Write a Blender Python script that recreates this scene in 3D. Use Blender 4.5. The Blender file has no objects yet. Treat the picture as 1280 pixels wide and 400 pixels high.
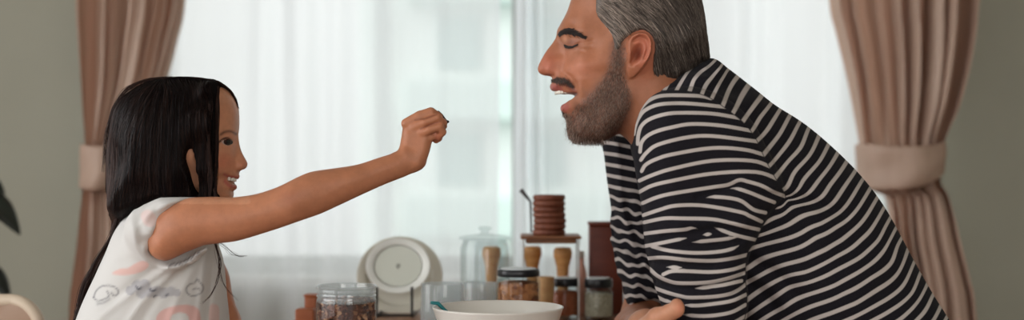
import bpy, math, random
import numpy as np
from mathutils import Vector, Matrix
PI = math.pi
random.seed(7)
rng = np.random.default_rng(7)
FP = 1280 * 50.0 / 36.0          # focal length in pixels of the 1280 wide frame
CZ = 1.04                        # eye height
COL = bpy.context.scene.collection
TABLE_Z = 0.75

def PX(px, py, Y):
    """measure: point of the place seen at (px, py) that is Y metres from the lens plane"""
    return ((px - 640) / FP * Y, Y, CZ + (200 - py) / FP * Y)

# ------------------------------------------------------------------ objects
def link(o, parent=None):
    COL.objects.link(o)
    if parent is not None:
        o.parent = parent
        o.matrix_parent_inverse = parent.matrix_basis.inverted()
    return o

def tag(o, label=None, cat=None, group=None, kind=None):
    if label: o['label'] = label
    if cat: o['category'] = cat
    if group: o['group'] = group
    if kind: o['kind'] = kind
    return o

def empty(name, loc, label, cat, group=None):
    o = bpy.data.objects.new(name, None)
    o.location = loc
    o.empty_display_size = 0.05
    link(o)
    return tag(o, label, cat, group)

def mesh_obj(name, verts, faces, mat, parent=None, smooth=True, loc=None):
    verts = np.asarray(verts, dtype=np.float32)
    me = bpy.data.meshes.new(name)
    if isinstance(faces, np.ndarray):
        k = faces.shape[1]; n = len(faces)
        me.vertices.add(len(verts)); me.vertices.foreach_set('co', verts.ravel())
        me.loops.add(n * k); me.loops.foreach_set('vertex_index', faces.astype(np.int32).ravel())
        me.polygons.add(n); me.polygons.foreach_set('loop_start', np.arange(0, n * k, k, dtype=np.int32))
        me.update(calc_edges=True)
    else:
        me.from_pydata([tuple(map(float, v)) for v in verts], [], faces)
    me.polygons.foreach_set('use_smooth', [smooth] * len(me.polygons))
    me.update()
    if mat: me.materials.append(mat)
    o = bpy.data.objects.new(name, me)
    if loc is not None: o.location = loc
    COL.objects.link(o)
    if parent is not None: o.parent = parent
    return o

def fattr(o, name, vals):
    a = o.data.attributes.new(name, 'FLOAT', 'POINT')
    a.data.foreach_set('value', np.asarray(vals, dtype=np.float32))

def cattr(o, name, rgb):
    a = o.data.attributes.new(name, 'FLOAT_COLOR', 'POINT')
    c = np.ones((len(rgb), 4), dtype=np.float32); c[:, :3] = rgb
    a.data.foreach_set('color', c.ravel())

class MB:
    """collects shapes and links them as ONE mesh object"""
    def __init__(s): s.v = []; s.f = []
    def add(s, v, f):
        b = len(s.v); s.v += [tuple(p) for p in v]; s.f += [tuple(i + b for i in q) for q in f]; return s
    def box(s, cx, cy, cz, sx, sy, sz, bev=0.0, rz=0.0):
        # bevelled box: 3 nested rings give rounded edges on all sides
        b = min(bev, sx / 2.2, sy / 2.2, sz / 2.2)
        def ring(ix, iy, z, r):
            pts = []
            n = 4 if r > 0 else 1
            for (qx, qy, a0) in ((1, 1, 0), (-1, 1, 90), (-1, -1, 180), (1, -1, 270)):
                for k in range(n):
                    a = math.radians(a0 + (90 * k / (n - 1) if n > 1 else 0))
                    pts.append((qx * (ix - r) + r * math.cos(a), qy * (iy - r) + r * math.sin(a), z))
            return pts
        hx, hy, hz = sx / 2, sy / 2, sz / 2
        rings = []
        if b > 0:
            for k in range(4):
                a = PI / 2 * k / 3
                o = b * (1 - math.sin(a))
                rings.append(ring(hx - o, hy - o, -hz + b - b * math.cos(a), b))
            for k in range(3, -1, -1):
                a = PI / 2 * k / 3
                o = b * (1 - math.sin(a))
                rings.append(ring(hx - o, hy - o, hz - b + b * math.cos(a), b))
        else:
            rings = [ring(hx, hy, -hz, 0), ring(hx, hy, hz, 0)]
        n = len(rings[0]); v = [p for r in rings for p in r]; f = []
        for i in range(len(rings) - 1):
            for j in range(n):
                f.append((i * n + j, i * n + (j + 1) % n, (i + 1) * n + (j + 1) % n, (i + 1) * n + j))
        f.append(tuple(range(n - 1, -1, -1))); f.append(tuple((len(rings) - 1) * n + j for j in range(n)))
        c, si = math.cos(rz), math.sin(rz)
        v = [(cx + x * c - y * si, cy + x * si + y * c, cz + z) for x, y, z in v]
        return s.add(v, f)
    def lathe(s, prof, n=48, c=(0, 0, 0), wob=None, closed=False):
        v = []; f = []
        for i, (r, z) in enumerate(prof):
            for j in range(n):
                a = 2 * PI * j / n
                rr = r * (wob(a, z) if wob else 1)
                v.append((c[0] + rr * math.cos(a), c[1] + rr * math.sin(a), c[2] + z))
        m = len(prof)
        for i in range(m - 1 + (1 if closed else 0)):
            i2 = (i + 1) % m
            for j in range(n):
                f.append((i * n + j, i * n + (j + 1) % n, i2 * n + (j + 1) % n, i2 * n + j))
        if not closed:
            f.append(tuple(range(n - 1, -1, -1))); f.append(tuple((m - 1) * n + j for j in range(n)))
        return s.add(v, f)
    def tube(s, pts, rad, n=8):
        pts = [Vector(p) for p in pts]
        rads = rad if isinstance(rad, (list, tuple)) else [rad] * len(pts)
        v = []; f = []; up = Vector((0.13, 0.21, 0.97))
        for i, p in enumerate(pts):
            d = (pts[min(i + 1, len(pts) - 1)] - pts[max(i - 1, 0)]).normalized()
            a = d.cross(up)
            if a.length < 1e-3: a = d.cross(Vector((1, 0, 0)))
            a.normalize(); b = d.cross(a).normalized(); up = b.cross(d) if False else up
            for j in range(n):
                t = 2 * PI * j / n
                v.append(tuple(p + (a * math.cos(t) + b * math.sin(t)) * rads[i]))
        for i in range(len(pts) - 1):
            for j in range(n):
                f.append((i * n + j, i * n + (j + 1) % n, (i + 1) * n + (j + 1) % n, (i + 1) * n + j))
        f.append(tuple(range(n - 1, -1, -1))); f.append(tuple((len(pts) - 1) * n + j for j in range(n)))
        return s.add(v, f)
    def ball(s, c, r, n=16, m=10, sc=(1, 1, 1)):
        v = []; f = []
        for i in range(m + 1):
            t = PI * i / m
            for j in range(n):
                a = 2 * PI * j / n
                v.append((c[0] + r * sc[0] * math.sin(t) * math.cos(a), c[1] + r * sc[1] * math.sin(t) * math.sin(a), c[2] + r * sc[2] * math.cos(t)))
        for i in range(m):
            for j in range(n):
                f.append((i * n + j, (i + 1) * n + j, (i + 1) * n + (j + 1) % n, i * n + (j + 1) % n))
        return s.add(v, f)
    def build(s, name, mat, parent=None, smooth=True, angle=40, loc=None):
        o = mesh_obj(name, s.v, s.f, mat, parent, smooth, loc)
        if smooth and angle:
            import bmesh
            bm = bmesh.new(); bm.from_mesh(o.data)
            for e in bm.edges:
                if len(e.link_faces) == 2 and e.calc_face_angle(0) > math.radians(angle): e.smooth = False
            bm.to_mesh(o.data); bm.free()
        return o

# ------------------------------------------------------------------ curves in the side plane
def cr(pts, closed=True, n=6):
    p = np.asarray(pts, dtype=float)
    if closed: q = np.vstack([p[-1], p, p[0], p[1]])
    else: q = np.vstack([2 * p[0] - p[1], p, 2 * p[-1] - p[-2]])
    out = []
    for i in range(1, len(q) - 2):
        a, b, c, d = q[i - 1], q[i], q[i + 1], q[i + 2]
        for k in range(n):
            t = k / n
            out.append(0.5 * ((2 * b) + (c - a) * t + (2 * a - 5 * b + 4 * c - d) * t * t + (3 * b - a - 3 * c + d) * t ** 3))
    if not closed: out.append(p[-1])
    return np.array(out)

def to_xz(pts, Y):
    p = np.asarray(pts, dtype=float)
    Yv = Y(p[:, 0]) if callable(Y) else Y
    return np.stack([(p[:, 0] - 640) / FP * Yv, CZ + (200 - p[:, 1]) / FP * Yv], 1)

def seg_dist(pts, X, Z, closed=False):
    """distance from every (X,Z) to a polyline"""
    best = np.full(X.shape, 1e9, dtype=np.float32)
    n = len(pts)
    for i in range(n if closed else n - 1):
        a = pts[i]; b = pts[(i + 1) % n]; d = b - a; L = float(d @ d) + 1e-12
        t = np.clip(((X - a[0]) * d[0] + (Z - a[1]) * d[1]) / L, 0, 1)
        q = (X - a[0] - t * d[0]) ** 2 + (Z - a[1] - t * d[1]) ** 2
        np.minimum(best, q, out=best)
    return np.sqrt(best)

def sdf2(pts, X, Z):
    best = seg_dist(pts, X, Z, True)
    ins = np.zeros(X.shape, dtype=bool)
    n = len(pts)
    for i in range(n):
        a = pts[i]; b = pts[(i + 1) % n]
        if a[1] == b[1]: continue
        c = ((a[1] > Z) != (b[1] > Z))
        xi = (b[0] - a[0]) * (Z - a[1]) / (b[1] - a[1]) + a[0]
        ins ^= c & (X < xi)
    return np.where(ins, -best, best).astype(np.float32)

def blend(ctrl, Y, X, Z, sig=16):
    """smooth map through values given at measured places (px, py, value[, sigma])"""
    num = np.zeros(X.shape, dtype=np.float32); den = np.full(X.shape, 1e-12, dtype=np.float32)
    k = FP / Y
    px = 640 + X * k; py = 200 - (Z - CZ) * k
    for c in ctrl:
        s = c[3] if len(c) > 3 else sig
        r2 = ((px - c[0]) ** 2 + (py - c[1]) ** 2) / (s * s)
        w = 1.0 / (1.0 + r2) ** 3
        num += w * c[2]; den += w
    return num / den

def axis(*segs):
    out = []
    for a, b, h in segs:
        n = max(1, int(round((b - a) / h)))
        out += list(np.linspace(a, b, n, endpoint=False))
    out.append(segs[-1][1])
    return np.array(out, dtype=np.float32)

class Field:
    """signed field on a grid with uneven spacing; shapes are blended in and the zero surface is meshed"""
    def __init__(s, xs, ys, zs):
        s.x, s.y, s.z = xs, ys, zs
        s.f = np.full((len(xs), len(ys), len(zs)), 0.05, dtype=np.float32)
        s.X2, s.Z2 = np.meshgrid(xs, zs, indexing='ij')
    def sl(s, bb):
        r = []
        for ax, (a, b) in zip((s.x, s.y, s.z), bb):
            i0 = max(0, np.searchsorted(ax, a) - 1); i1 = min(len(ax), np.searchsorted(ax, b) + 1)
            r.append(slice(i0, i1))
        return tuple(r)
    def mix(s, sl, g, k=0.0, op='u'):
        f = s.f[sl]
        if op == 'u':
            if k > 0:
                h = np.clip(0.5 + 0.5 * (f - g) / k, 0, 1)
                s.f[sl] = f * (1 - h) + g * h - k * h * (1 - h)
            else: s.f[sl] = np.minimum(f, g)
        else:
            g = -g
            if k > 0:
                h = np.clip(0.5 - 0.5 * (f - g) / k, 0, 1)
                s.f[sl] = f * (1 - h) + g * h + k * h * (1 - h)
            else: s.f[sl] = np.maximum(f, g)
    def lens_vals(s, sl, sd, yc, A, R, off=0.0):
        """body whose side outline is the 2-D signed distance sd and whose half width is A, rounded over the depth R"""
        Y = s.y[sl[1]][None, :, None]
        c2 = lambda a: (a[:, None, :] if isinstance(a, np.ndarray) else a)
        A = c2(A); R = c2(R); ycc = c2(yc)
        t = np.maximum(0, 1 + c2(sd) / R)
        yy = Y - ycc
        q = (yy / A) ** 2 + t * t
        r = np.sqrt(q) + 1e-6
        g = np.sqrt(yy * yy / A ** 4 + t * t / R ** 2) / r + 1e-6
        val = (r - 1) / np.maximum(g, 1.0 / np.maximum(A, R) * 0.5)
        return np.clip(val, -0.05, 0.05) + off
    def lens(s, poly, yc, A, R, k=0.01, off=0.0, op='u', pad=0.03, ymax=0.25, disp=None, smooth=True):
        """poly in (X,Z); A, R numbers or functions of (X,Z) grids"""
        p = cr(poly) if smooth else np.asarray(poly)
        sl = s.sl(((p[:, 0].min() - pad, p[:, 0].max() + pad), (-9, 9), (p[:, 1].min() - pad, p[:, 1].max() + pad)))
        X = s.X2[sl[0], sl[2]]; Z = s.Z2[sl[0], sl[2]]
        sd = sdf2(p, X, Z)
        Av = A(X, Z) if callable(A) else A
        Rv = R(X, Z) if callable(R) else R
        yv = yc(X, Z) if callable(yc) else yc
        ym = yv if not isinstance(yv, np.ndarray) else None
        if ym is not None:
            sy = s.sl(((0, 1), (ym - ymax, ym + ymax), (0, 1)))[1]; sl = (sl[0], sy, sl[2])
        g = s.lens_vals(sl, sd, yv, Av, Rv, off)
        if disp is not None: g = g - disp(X, Z)[:, None, :] * (s.y[sl[1]][None, :, None] < (yv if ym is None else ym) + 0 * g)
        s.mix(sl, g.astype(np.float32), k, op)
        return sd
    def caps(s, pts, rad, k=0.008, op='u', flat=None):
        """chain of tapering limbs through world points"""
        for i in range(len(pts) - 1):
            a = np.array(pts[i]); b = np.array(pts[i + 1]); ra, rb = rad[i], rad[i + 1]
            m = max(ra, rb) + 0.03
            sl = s.sl([(min(a[j], b[j]) - m, max(a[j], b[j]) + m) for j in range(3)])
            X = s.x[sl[0]][:, None, None] - a[0]; Y = s.y[sl[1]][None, :, None] - a[1]; Z = s.z[sl[2]][None, None, :] - a[2]
            d = b - a; L = float(d @ d) + 1e-12
            t = np.clip((X * d[0] + Y * d[1] + Z * d[2]) / L, 0, 1)
            g = np.sqrt((X - t * d[0]) ** 2 + (Y - t * d[1]) ** 2 + (Z - t * d[2]) ** 2) - (ra + (rb - ra) * t)
            s.mix(sl, g.astype(np.float32), k if i else k, op)
    def ball(s, c, r, sc=(1, 1, 1), k=0.006, op='u'):
        m = max(sc) * r + 0.03
        sl = s.sl([(c[j] - m, c[j] + m) for j in range(3)])
        X = (s.x[sl[0]][:, None, None] - c[0]) / sc[0]; Y = (s.y[sl[1]][None, :, None] - c[1]) / sc[1]; Z = (s.z[sl[2]][None, None, :] - c[2]) / sc[2]
        s.mix(sl, ((np.sqrt(X * X + Y * Y + Z * Z) - r) * min(sc)).astype(np.float32), k, op)
    def mesh(s):
        f = s.f
        f[0] = f[-1] = 0.02; f[:, 0] = 0.02; f[:, -1] = 0.02; f[:, :, 0] = 0.02; f[:, :, -1] = 0.02
        ins = f < 0
        nx, ny, nz = f.shape
        c = ins[:-1, :-1, :-1].astype(np.int8)
        for d in ((1,0,0),(0,1,0),(0,0,1),(1,1,0),(1,0,1),(0,1,1),(1,1,1)):
            c = c + ins[d[0]:nx-1+d[0], d[1]:ny-1+d[1], d[2]:nz-1+d[2]]
        act = (c > 0) & (c < 8)
        ii = np.argwhere(act)
        idx = np.full(act.shape, -1, dtype=np.int32); idx[act] = np.arange(len(ii))
        acc = np.zeros((len(ii), 3)); cnt = np.zeros(len(ii))
        i, j, k = ii.T
        cor = {}
        for a in (0, 1):
            for b in (0, 1):
                for e in (0, 1): cor[a, b, e] = f[i + a, j + b, k + e]
        P3 = lambda a, b, e: np.stack([s.x[i + a], s.y[j + b], s.z[k + e]], 1)
        for a in (0, 1):
            for b in (0, 1):
                for (u, v) in (((0, a, b), (1, a, b)), ((a, 0, b), (a, 1, b)), ((a, b, 0), (a, b, 1))):
                    fu, fv = cor[u], cor[v]
                    m = (fu < 0) != (fv < 0)
                    t = np.where(m, fu / np.where(m, fu - fv, 1), 0)[:, None]
                    acc += np.where(m[:, None], P3(*u) * (1 - t) + P3(*v) * t, 0); cnt += m
        V = acc / cnt[:, None]
        F = []
        e = ins[1:, 1:-1, 1:-1] != ins[:-1, 1:-1, 1:-1]
        def quads(e, sgn, o1, o2, base):
            q = np.argwhere(e); a = q + base
            s4 = [idx[tuple((a - o).T)] for o in (np.array((0, 0, 0)), np.array(o1), np.array(o1) + np.array(o2), np.array(o2))]
            Q = np.stack(s4, 1); flip = sgn[e]
            Q[flip] = Q[flip][:, ::-1]
            F.append(Q)
        quads(e, ins[1:, 1:-1, 1:-1], (0, 1, 0), (0, 0, 1), np.array((0, 1, 1)))
        e = ins[1:-1, 1:, 1:-1] != ins[1:-1, :-1, 1:-1]
        quads(e, ~ins[1:-1, 1:, 1:-1], (1, 0, 0), (0, 0, 1), np.array((1, 0, 1)))
        e = ins[1:-1, 1:-1, 1:] != ins[1:-1, 1:-1, :-1]
        quads(e, ins[1:-1, 1:-1, 1:], (1, 0, 0), (0, 1, 0), np.array((1, 1, 0)))
        Fq = np.vstack(F)
        return V.astype(np.float32), Fq

def keep_largest(V, F):
    """drop stray crumbs: keep only the biggest connected surface"""
    n = len(V); lab = np.arange(n)
    e = np.vstack([F[:, [0, 1]], F[:, [1, 2]], F[:, [2, 3]], F[:, [3, 0]]])
    for _ in range(400):
        m = np.minimum(lab[e[:, 0]], lab[e[:, 1]])
        new = lab.copy()
        np.minimum.at(new, e[:, 0], m); np.minimum.at(new, e[:, 1], m)
        new = new[new]
        if (new == lab).all(): break
        lab = new
    u, c = np.unique(lab, return_counts=True)
    keep = lab == u[c.argmax()]
    m = np.cumsum(keep) - 1
    return V[keep], m[F[keep[F].all(1)]]

def relax(V, F, it=2, lam=0.5):
    e = np.vstack([F[:, [0, 1]], F[:, [1, 2]], F[:, [2, 3]], F[:, [3, 0]]])
    for _ in range(it):
        s_ = np.zeros_like(V); c = np.zeros(len(V))
        for d in range(3):
            s_[:, d] = np.bincount(e[:, 0], V[e[:, 1], d], len(V)) + np.bincount(e[:, 1], V[e[:, 0], d], len(V))
        c = np.bincount(e[:, 0], minlength=len(V)) + np.bincount(e[:, 1], minlength=len(V))
        V = V * (1 - lam) + lam * s_ / np.maximum(c, 1)[:, None]
    return V.astype(np.float32)

def vnoise(P, scale, seed=0):
    """cheap smooth noise from rotated sines"""
    r = np.random.default_rng(seed); out = 0
    for _ in range(5):
        d = r.normal(size=3); d /= np.linalg.norm(d)
        out = out + np.sin((P @ d) * scale * r.uniform(.6, 1.6) + r.uniform(0, 6.3))
    return out / 3.0

def strands(name, paths, rad, mat, parent, shade=None, taper=True):
    """paths (N, M, 3): thin three sided tapering hairs as one mesh"""
    N, M, _ = paths.shape
    d = np.gradient(paths, axis=1); d /= np.linalg.norm(d, axis=2, keepdims=True) + 1e-9
    up = np.array((0.2, -1.0, 0.15)); a = np.cross(d, up); a /= np.linalg.norm(a, axis=2, keepdims=True) + 1e-9
    b = np.cross(d, a)
    t = np.linspace(0, 1, M)[None, :, None]
    r = (np.asarray(rad).reshape(-1, 1, 1) if np.ndim(rad) else rad) * np.ones((N, 1, 1))
    prof = (np.minimum(1, (1 - t) * 2.5 + 0.12) * np.minimum(1, t * 8 + 0.3)) if taper else 1
    r = r * prof
    V = np.stack([paths + (a * math.cos(q) + b * math.sin(q)) * r for q in (0, 2.094, 4.189)], 2)  # N M 3 3
    V = V.reshape(-1, 3)
    base = (np.arange(N) * M * 3)[:, None, None] + (np.arange(M - 1) * 3)[None, :, None] + np.arange(3)[None, None, :]
    nxt = (np.arange(N) * M * 3)[:, None, None] + (np.arange(M - 1) * 3)[None, :, None] + ((np.arange(3) + 1) % 3)[None, None, :]
    F = np.stack([base, nxt, nxt + 3, base + 3], -1).reshape(-1, 4)
    o = mesh_obj(name, V, F, mat, parent)
    if shade is not None: fattr(o, 'shade', np.repeat(np.asarray(shade), M * 3))
    return o

# ------------------------------------------------------------------ materials
def srgb(r, g, b):
    f = lambda c: (c / 255 / 12.92) if c / 255 <= 0.04045 else ((c / 255 + 0.055) / 1.055) ** 2.4
    return (f(r), f(g), f(b))

class Mat:
    def __init__(s, name):
        s.m = bpy.data.materials.new(name); s.m.use_nodes = True
        s.t = s.m.node_tree; s.n = s.t.nodes; s.b = s.n['Principled BSDF']; s.out = s.n['Material Output']
    def node(s, typ, **kw):
        n = s.n.new(typ)
        for k, v in kw.items():
            if k.startswith('i_'): n.inputs[k[2:].replace('_', ' ')].default_value = v
            else: setattr(n, k, v)
        return n
    def lk(s, a, b): s.t.links.new(a, b)
    def set(s, **kw):
        for k, v in kw.items():
            k = {'base': 'Base Color', 'rough': 'Roughness', 'metal': 'Metallic', 'spec': 'Specular IOR Level', 'sss': 'Subsurface Weight',
                 'trans': 'Transmission Weight', 'ior': 'IOR', 'sheen': 'Sheen Weight', 'coat': 'Coat Weight', 'alpha': 'Alpha'}[k]
            if k == 'Base Color': v = (*v, 1)
            s.b.inputs[k].default_value = v
        return s
    def math(s, op, a, b=None, c=None):
        n = s.n.new('ShaderNodeMath'); n.operation = op
        for i, v in enumerate((a, b, c)):
            if v is None: continue
            if isinstance(v, (int, float)): n.inputs[i].default_value = v
            else: s.lk(v, n.inputs[i])
        return n.outputs[0]
    def mixc(s, f, a, b):
        n = s.n.new('ShaderNodeMix'); n.data_type = 'RGBA'
        for sock, v in ((n.inputs['Factor'], f), (n.inputs[6], a), (n.inputs[7], b)):
            if isinstance(v, tuple): sock.default_value = (*v, 1)
            elif isinstance(v, (int, float)): sock.default_value = v
            else: s.lk(v, sock)
        return n.outputs[2]
    def noise(s, scale, detail=4, rough=0.5, coord='Object', stretch=None):
        tc = s.n.new('ShaderNodeTexCoord'); n = s.n.new('ShaderNodeTexNoise')
        src = tc.outputs[coord]
        if stretch:
            mp = s.n.new('ShaderNodeMapping'); mp.inputs['Scale'].default_value = stretch; s.lk(src, mp.inputs[0]); src = mp.outputs[0]
        s.lk(src, n.inputs['Vector']); n.inputs['Scale'].default_value = scale; n.inputs['Detail'].default_value = detail; n.inputs['Roughness'].default_value = rough
        return n.outputs['Fac']
    def bump(s, h, strength=0.2, dist=0.002):
        n = s.n.new('ShaderNodeBump'); n.inputs['Strength'].default_value = strength; n.inputs['Distance'].default_value = dist
        s.lk(h, n.inputs['Height']); s.lk(n.outputs[0], s.b.inputs['Normal']); return n
    def col2(s, a, b, fac):
        s.lk(s.mixc(fac, a, b), s.b.inputs['Base Color']); return s

def simple(name, c, rough=0.6, var=0.12, scale=30, bump=0.0, **kw):
    M = Mat(name); c = srgb(*c)
    M.set(rough=rough, **kw)
    nz = M.noise(scale)
    M.col2(tuple(x * (1 - var) for x in c), tuple(min(1, x * (1 + var)) for x in c), nz)
    if bump: M.bump(M.noise(scale * 6), bump)
    return M.m

def wood(name, c1, c2, scale=12, stretch=(1, 1, 8), rough=0.5):
    M = Mat(name); M.set(rough=rough)
    nz = M.noise(scale, 6, 0.6, 'Object', stretch)
    r = M.node('ShaderNodeValToRGB'); r.color_ramp.elements[0].position = 0.3; r.color_ramp.elements[1].position = 0.7
    r.color_ramp.elements[0].color = (*srgb(*c1), 1); r.color_ramp.elements[1].color = (*srgb(*c2), 1)
    M.lk(nz, r.inputs[0]); M.lk(r.outputs[0], M.b.inputs['Base Color']); M.bump(nz, 0.1)
    return M.m

def thin_glass(name, tint=(235, 245, 242), refl=1.0, base=0.04, white_gleam=0.0):
    """clear glass: sees through, mirrors more at grazing angles"""
    M = Mat(name); M.n.remove(M.b)
    tr = M.node('ShaderNodeBsdfTransparent'); tr.inputs[0].default_value = (*srgb(*tint), 1)
    gl = M.node('ShaderNodeBsdfGlossy'); gl.inputs['Roughness'].default_value = 0.04
    lw = M.node('ShaderNodeLayerWeight'); lw.inputs[0].default_value = 0.5
    fr = M.node('ShaderNodeMath', operation='POWER'); M.lk(lw.outputs['Facing'], fr.inputs[0]); fr.inputs[1].default_value = 4
    mx = M.node('ShaderNodeMixShader')
    M.lk(M.math('MULTIPLY_ADD', fr.outputs[0], refl * .3, base * .6), mx.inputs[0]); M.lk(tr.outputs[0], mx.inputs[1]); M.lk(gl.outputs[0], mx.inputs[2])
    res = mx.outputs[0]
    if white_gleam:  # white mixed in, standing for bright reflections in the glass
        df = M.node('ShaderNodeBsdfDiffuse'); df.inputs[0].default_value = (*srgb(225, 232, 234), 1); tl = M.node('ShaderNodeBsdfTranslucent'); tl.inputs[0].default_value = (*srgb(225, 232, 234), 1)
        m1 = M.node('ShaderNodeMixShader'); M.lk(df.outputs[0], m1.inputs[1]); M.lk(tl.outputs[0], m1.inputs[2])
        m2 = M.node('ShaderNodeMixShader'); m2.inputs[0].default_value = white_gleam; M.lk(res, m2.inputs[1]); M.lk(m1.outputs[0], m2.inputs[2]); res = m2.outputs[0]
    M.lk(res, M.out.inputs['Surface'])
    return M.m
# ================================================================== the room
YW = 3.70                        # back wall
def room():
    wl = Mat('wall_paint'); wl.set(rough=0.85)
    c = srgb(160, 160, 145)
    wl.col2(tuple(x * .9 for x in c), tuple(x * 1.08 for x in c), wl.noise(2.2, 5, 0.6)); wl.bump(wl.noise(90), 0.12)
    wr = wl.m
    def st(name, mb, mat):
        return tag(mb.build(name, mat, None, smooth=False), kind='structure')
    x0, x1, z0, z1 = -1.06, 1.04, 0.735, 2.25
    T = 0.2
    def wall_box(m, xa, xb, ya, yb, za, zb): m.box((xa + xb) / 2, (ya + yb) / 2, (za + zb) / 2, xb - xa, yb - ya, zb - za)
    m = MB()
    wall_box(m, -2.9, x0, YW, YW + T, 0, 2.7); wall_box(m, x1, 2.7, YW, YW + T, 0, 2.7)
    wall_box(m, x0, x1, YW, YW + T, 0, z0); wall_box(m, x0, x1, YW, YW + T, z1, 2.7)
    st('wall_back', m, wr)
    m = MB(); wall_box(m, 2.5, 2.7, -2.6, YW, 0, 2.7); st('wall_right', m, wr)
    # the left wall is opened by a wide garden window in front of the child
    m = MB(); wall_box(m, -2.9, -2.7, 2.9, YW, 0, 2.7); wall_box(m, -2.9, -2.7, -2.6, -1.4, 0, 2.7); wall_box(m, -2.9, -2.7, -1.4, 2.9, 0, 0.5); wall_box(m, -2.9, -2.7, -1.4, 2.9, 2.45, 2.7)
    st('wall_left', m, wr)
    fl = Mat('floor_wood'); fl.set(rough=0.45)
    tc = fl.node('ShaderNodeTexCoord'); br = fl.node('ShaderNodeTexBrick')
    br.inputs['Color1'].default_value = (*srgb(150, 112, 80), 1); br.inputs['Color2'].default_value = (*srgb(128, 92, 64), 1)
    br.inputs['Mortar'].default_value = (*srgb(70, 50, 36), 1); br.inputs['Scale'].default_value = 1; br.inputs['Brick Width'].default_value = 1.2; br.inputs['Row Height'].default_value = 0.14; br.inputs['Mortar Size'].default_value = 0.003
    fl.lk(tc.outputs['Object'], br.inputs['Vector']); fl.lk(br.outputs['Color'], fl.b.inputs['Base Color'])
    m = MB(); wall_box(m, -2.9, 2.7, -2.6, YW + T, -0.1, 0); st('floor', m, fl.m)
    m = MB(); wall_box(m, -2.9, 2.7, -2.6, YW + T, 2.7, 2.8); st('ceiling', m, simple('ceiling_paint', (205, 203, 195), 0.9))
    wh = simple('white_trim', (215, 215, 210), 0.5, 0.04)
    m = MB(); wall_box(m, -2.7, 2.5, YW - 0.015, YW, 0, 0.09); st('baseboard_back', m, wh)
    # window: frame with mullions, glass, sill
    root = empty('window_1', ((x0 + x1) / 2, YW + .1, z0), None, None); root['kind'] = 'structure'
    m = MB(); w = 0.05
    for a, b in ((x0, x0 + w), (x1 - w, x1), (0.0, 0.03)): wall_box(m, a, b, YW + .08, YW + .13, z0 + w, z1 - w)
    wall_box(m, x0, x1, YW + .08, YW + .13, z0, z0 + w); wall_box(m, x0, x1, YW + .08, YW + .13, z1 - w, z1)
    f = m.build('window_frame', simple('frame_paint', (190, 195, 192), 0.5, 0.04), None, False); f.parent = root; f.matrix_parent_inverse = Matrix.Translation(-Vector(root.location))
    m = MB(); wall_box(m, x0 + w, x1 - w, YW + .102, YW + .108, z0 + w, z1 - w)
    g = m.build('window_pane', thin_glass('window_glass', (250, 253, 252)), None, False); g.parent = root; g.matrix_parent_inverse = Matrix.Translation(-Vector(root.location))
    m = MB(); m.box((x0 + x1) / 2, YW + .03, z0 - .01, x1 - x0 + .1, 0.16, 0.03, 0.006)
    s = m.build('window_sill', wh, None); s.parent = root; s.matrix_parent_inverse = Matrix.Translation(-Vector(root.location))

# ------------------------------------------------------------------ curtains
def sheet(name, fn, nu, nv, mat, parent=None, thick=0.002):
    u = np.linspace(0, 1, nu); v = np.linspace(0, 1, nv)
    U, V = np.meshgrid(u, v, indexing='ij')
    X, Y, Z = fn(U, V)
    P = np.stack([X, Y, Z], -1).reshape(-1, 3)
    a = (np.arange(nu - 1)[:, None] * nv + np.arange(nv - 1)[None, :]).ravel()
    F = np.stack([a, a + nv, a + nv + 1, a + 1], 1)
    return mesh_obj(name, P, F, mat, parent)

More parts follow.
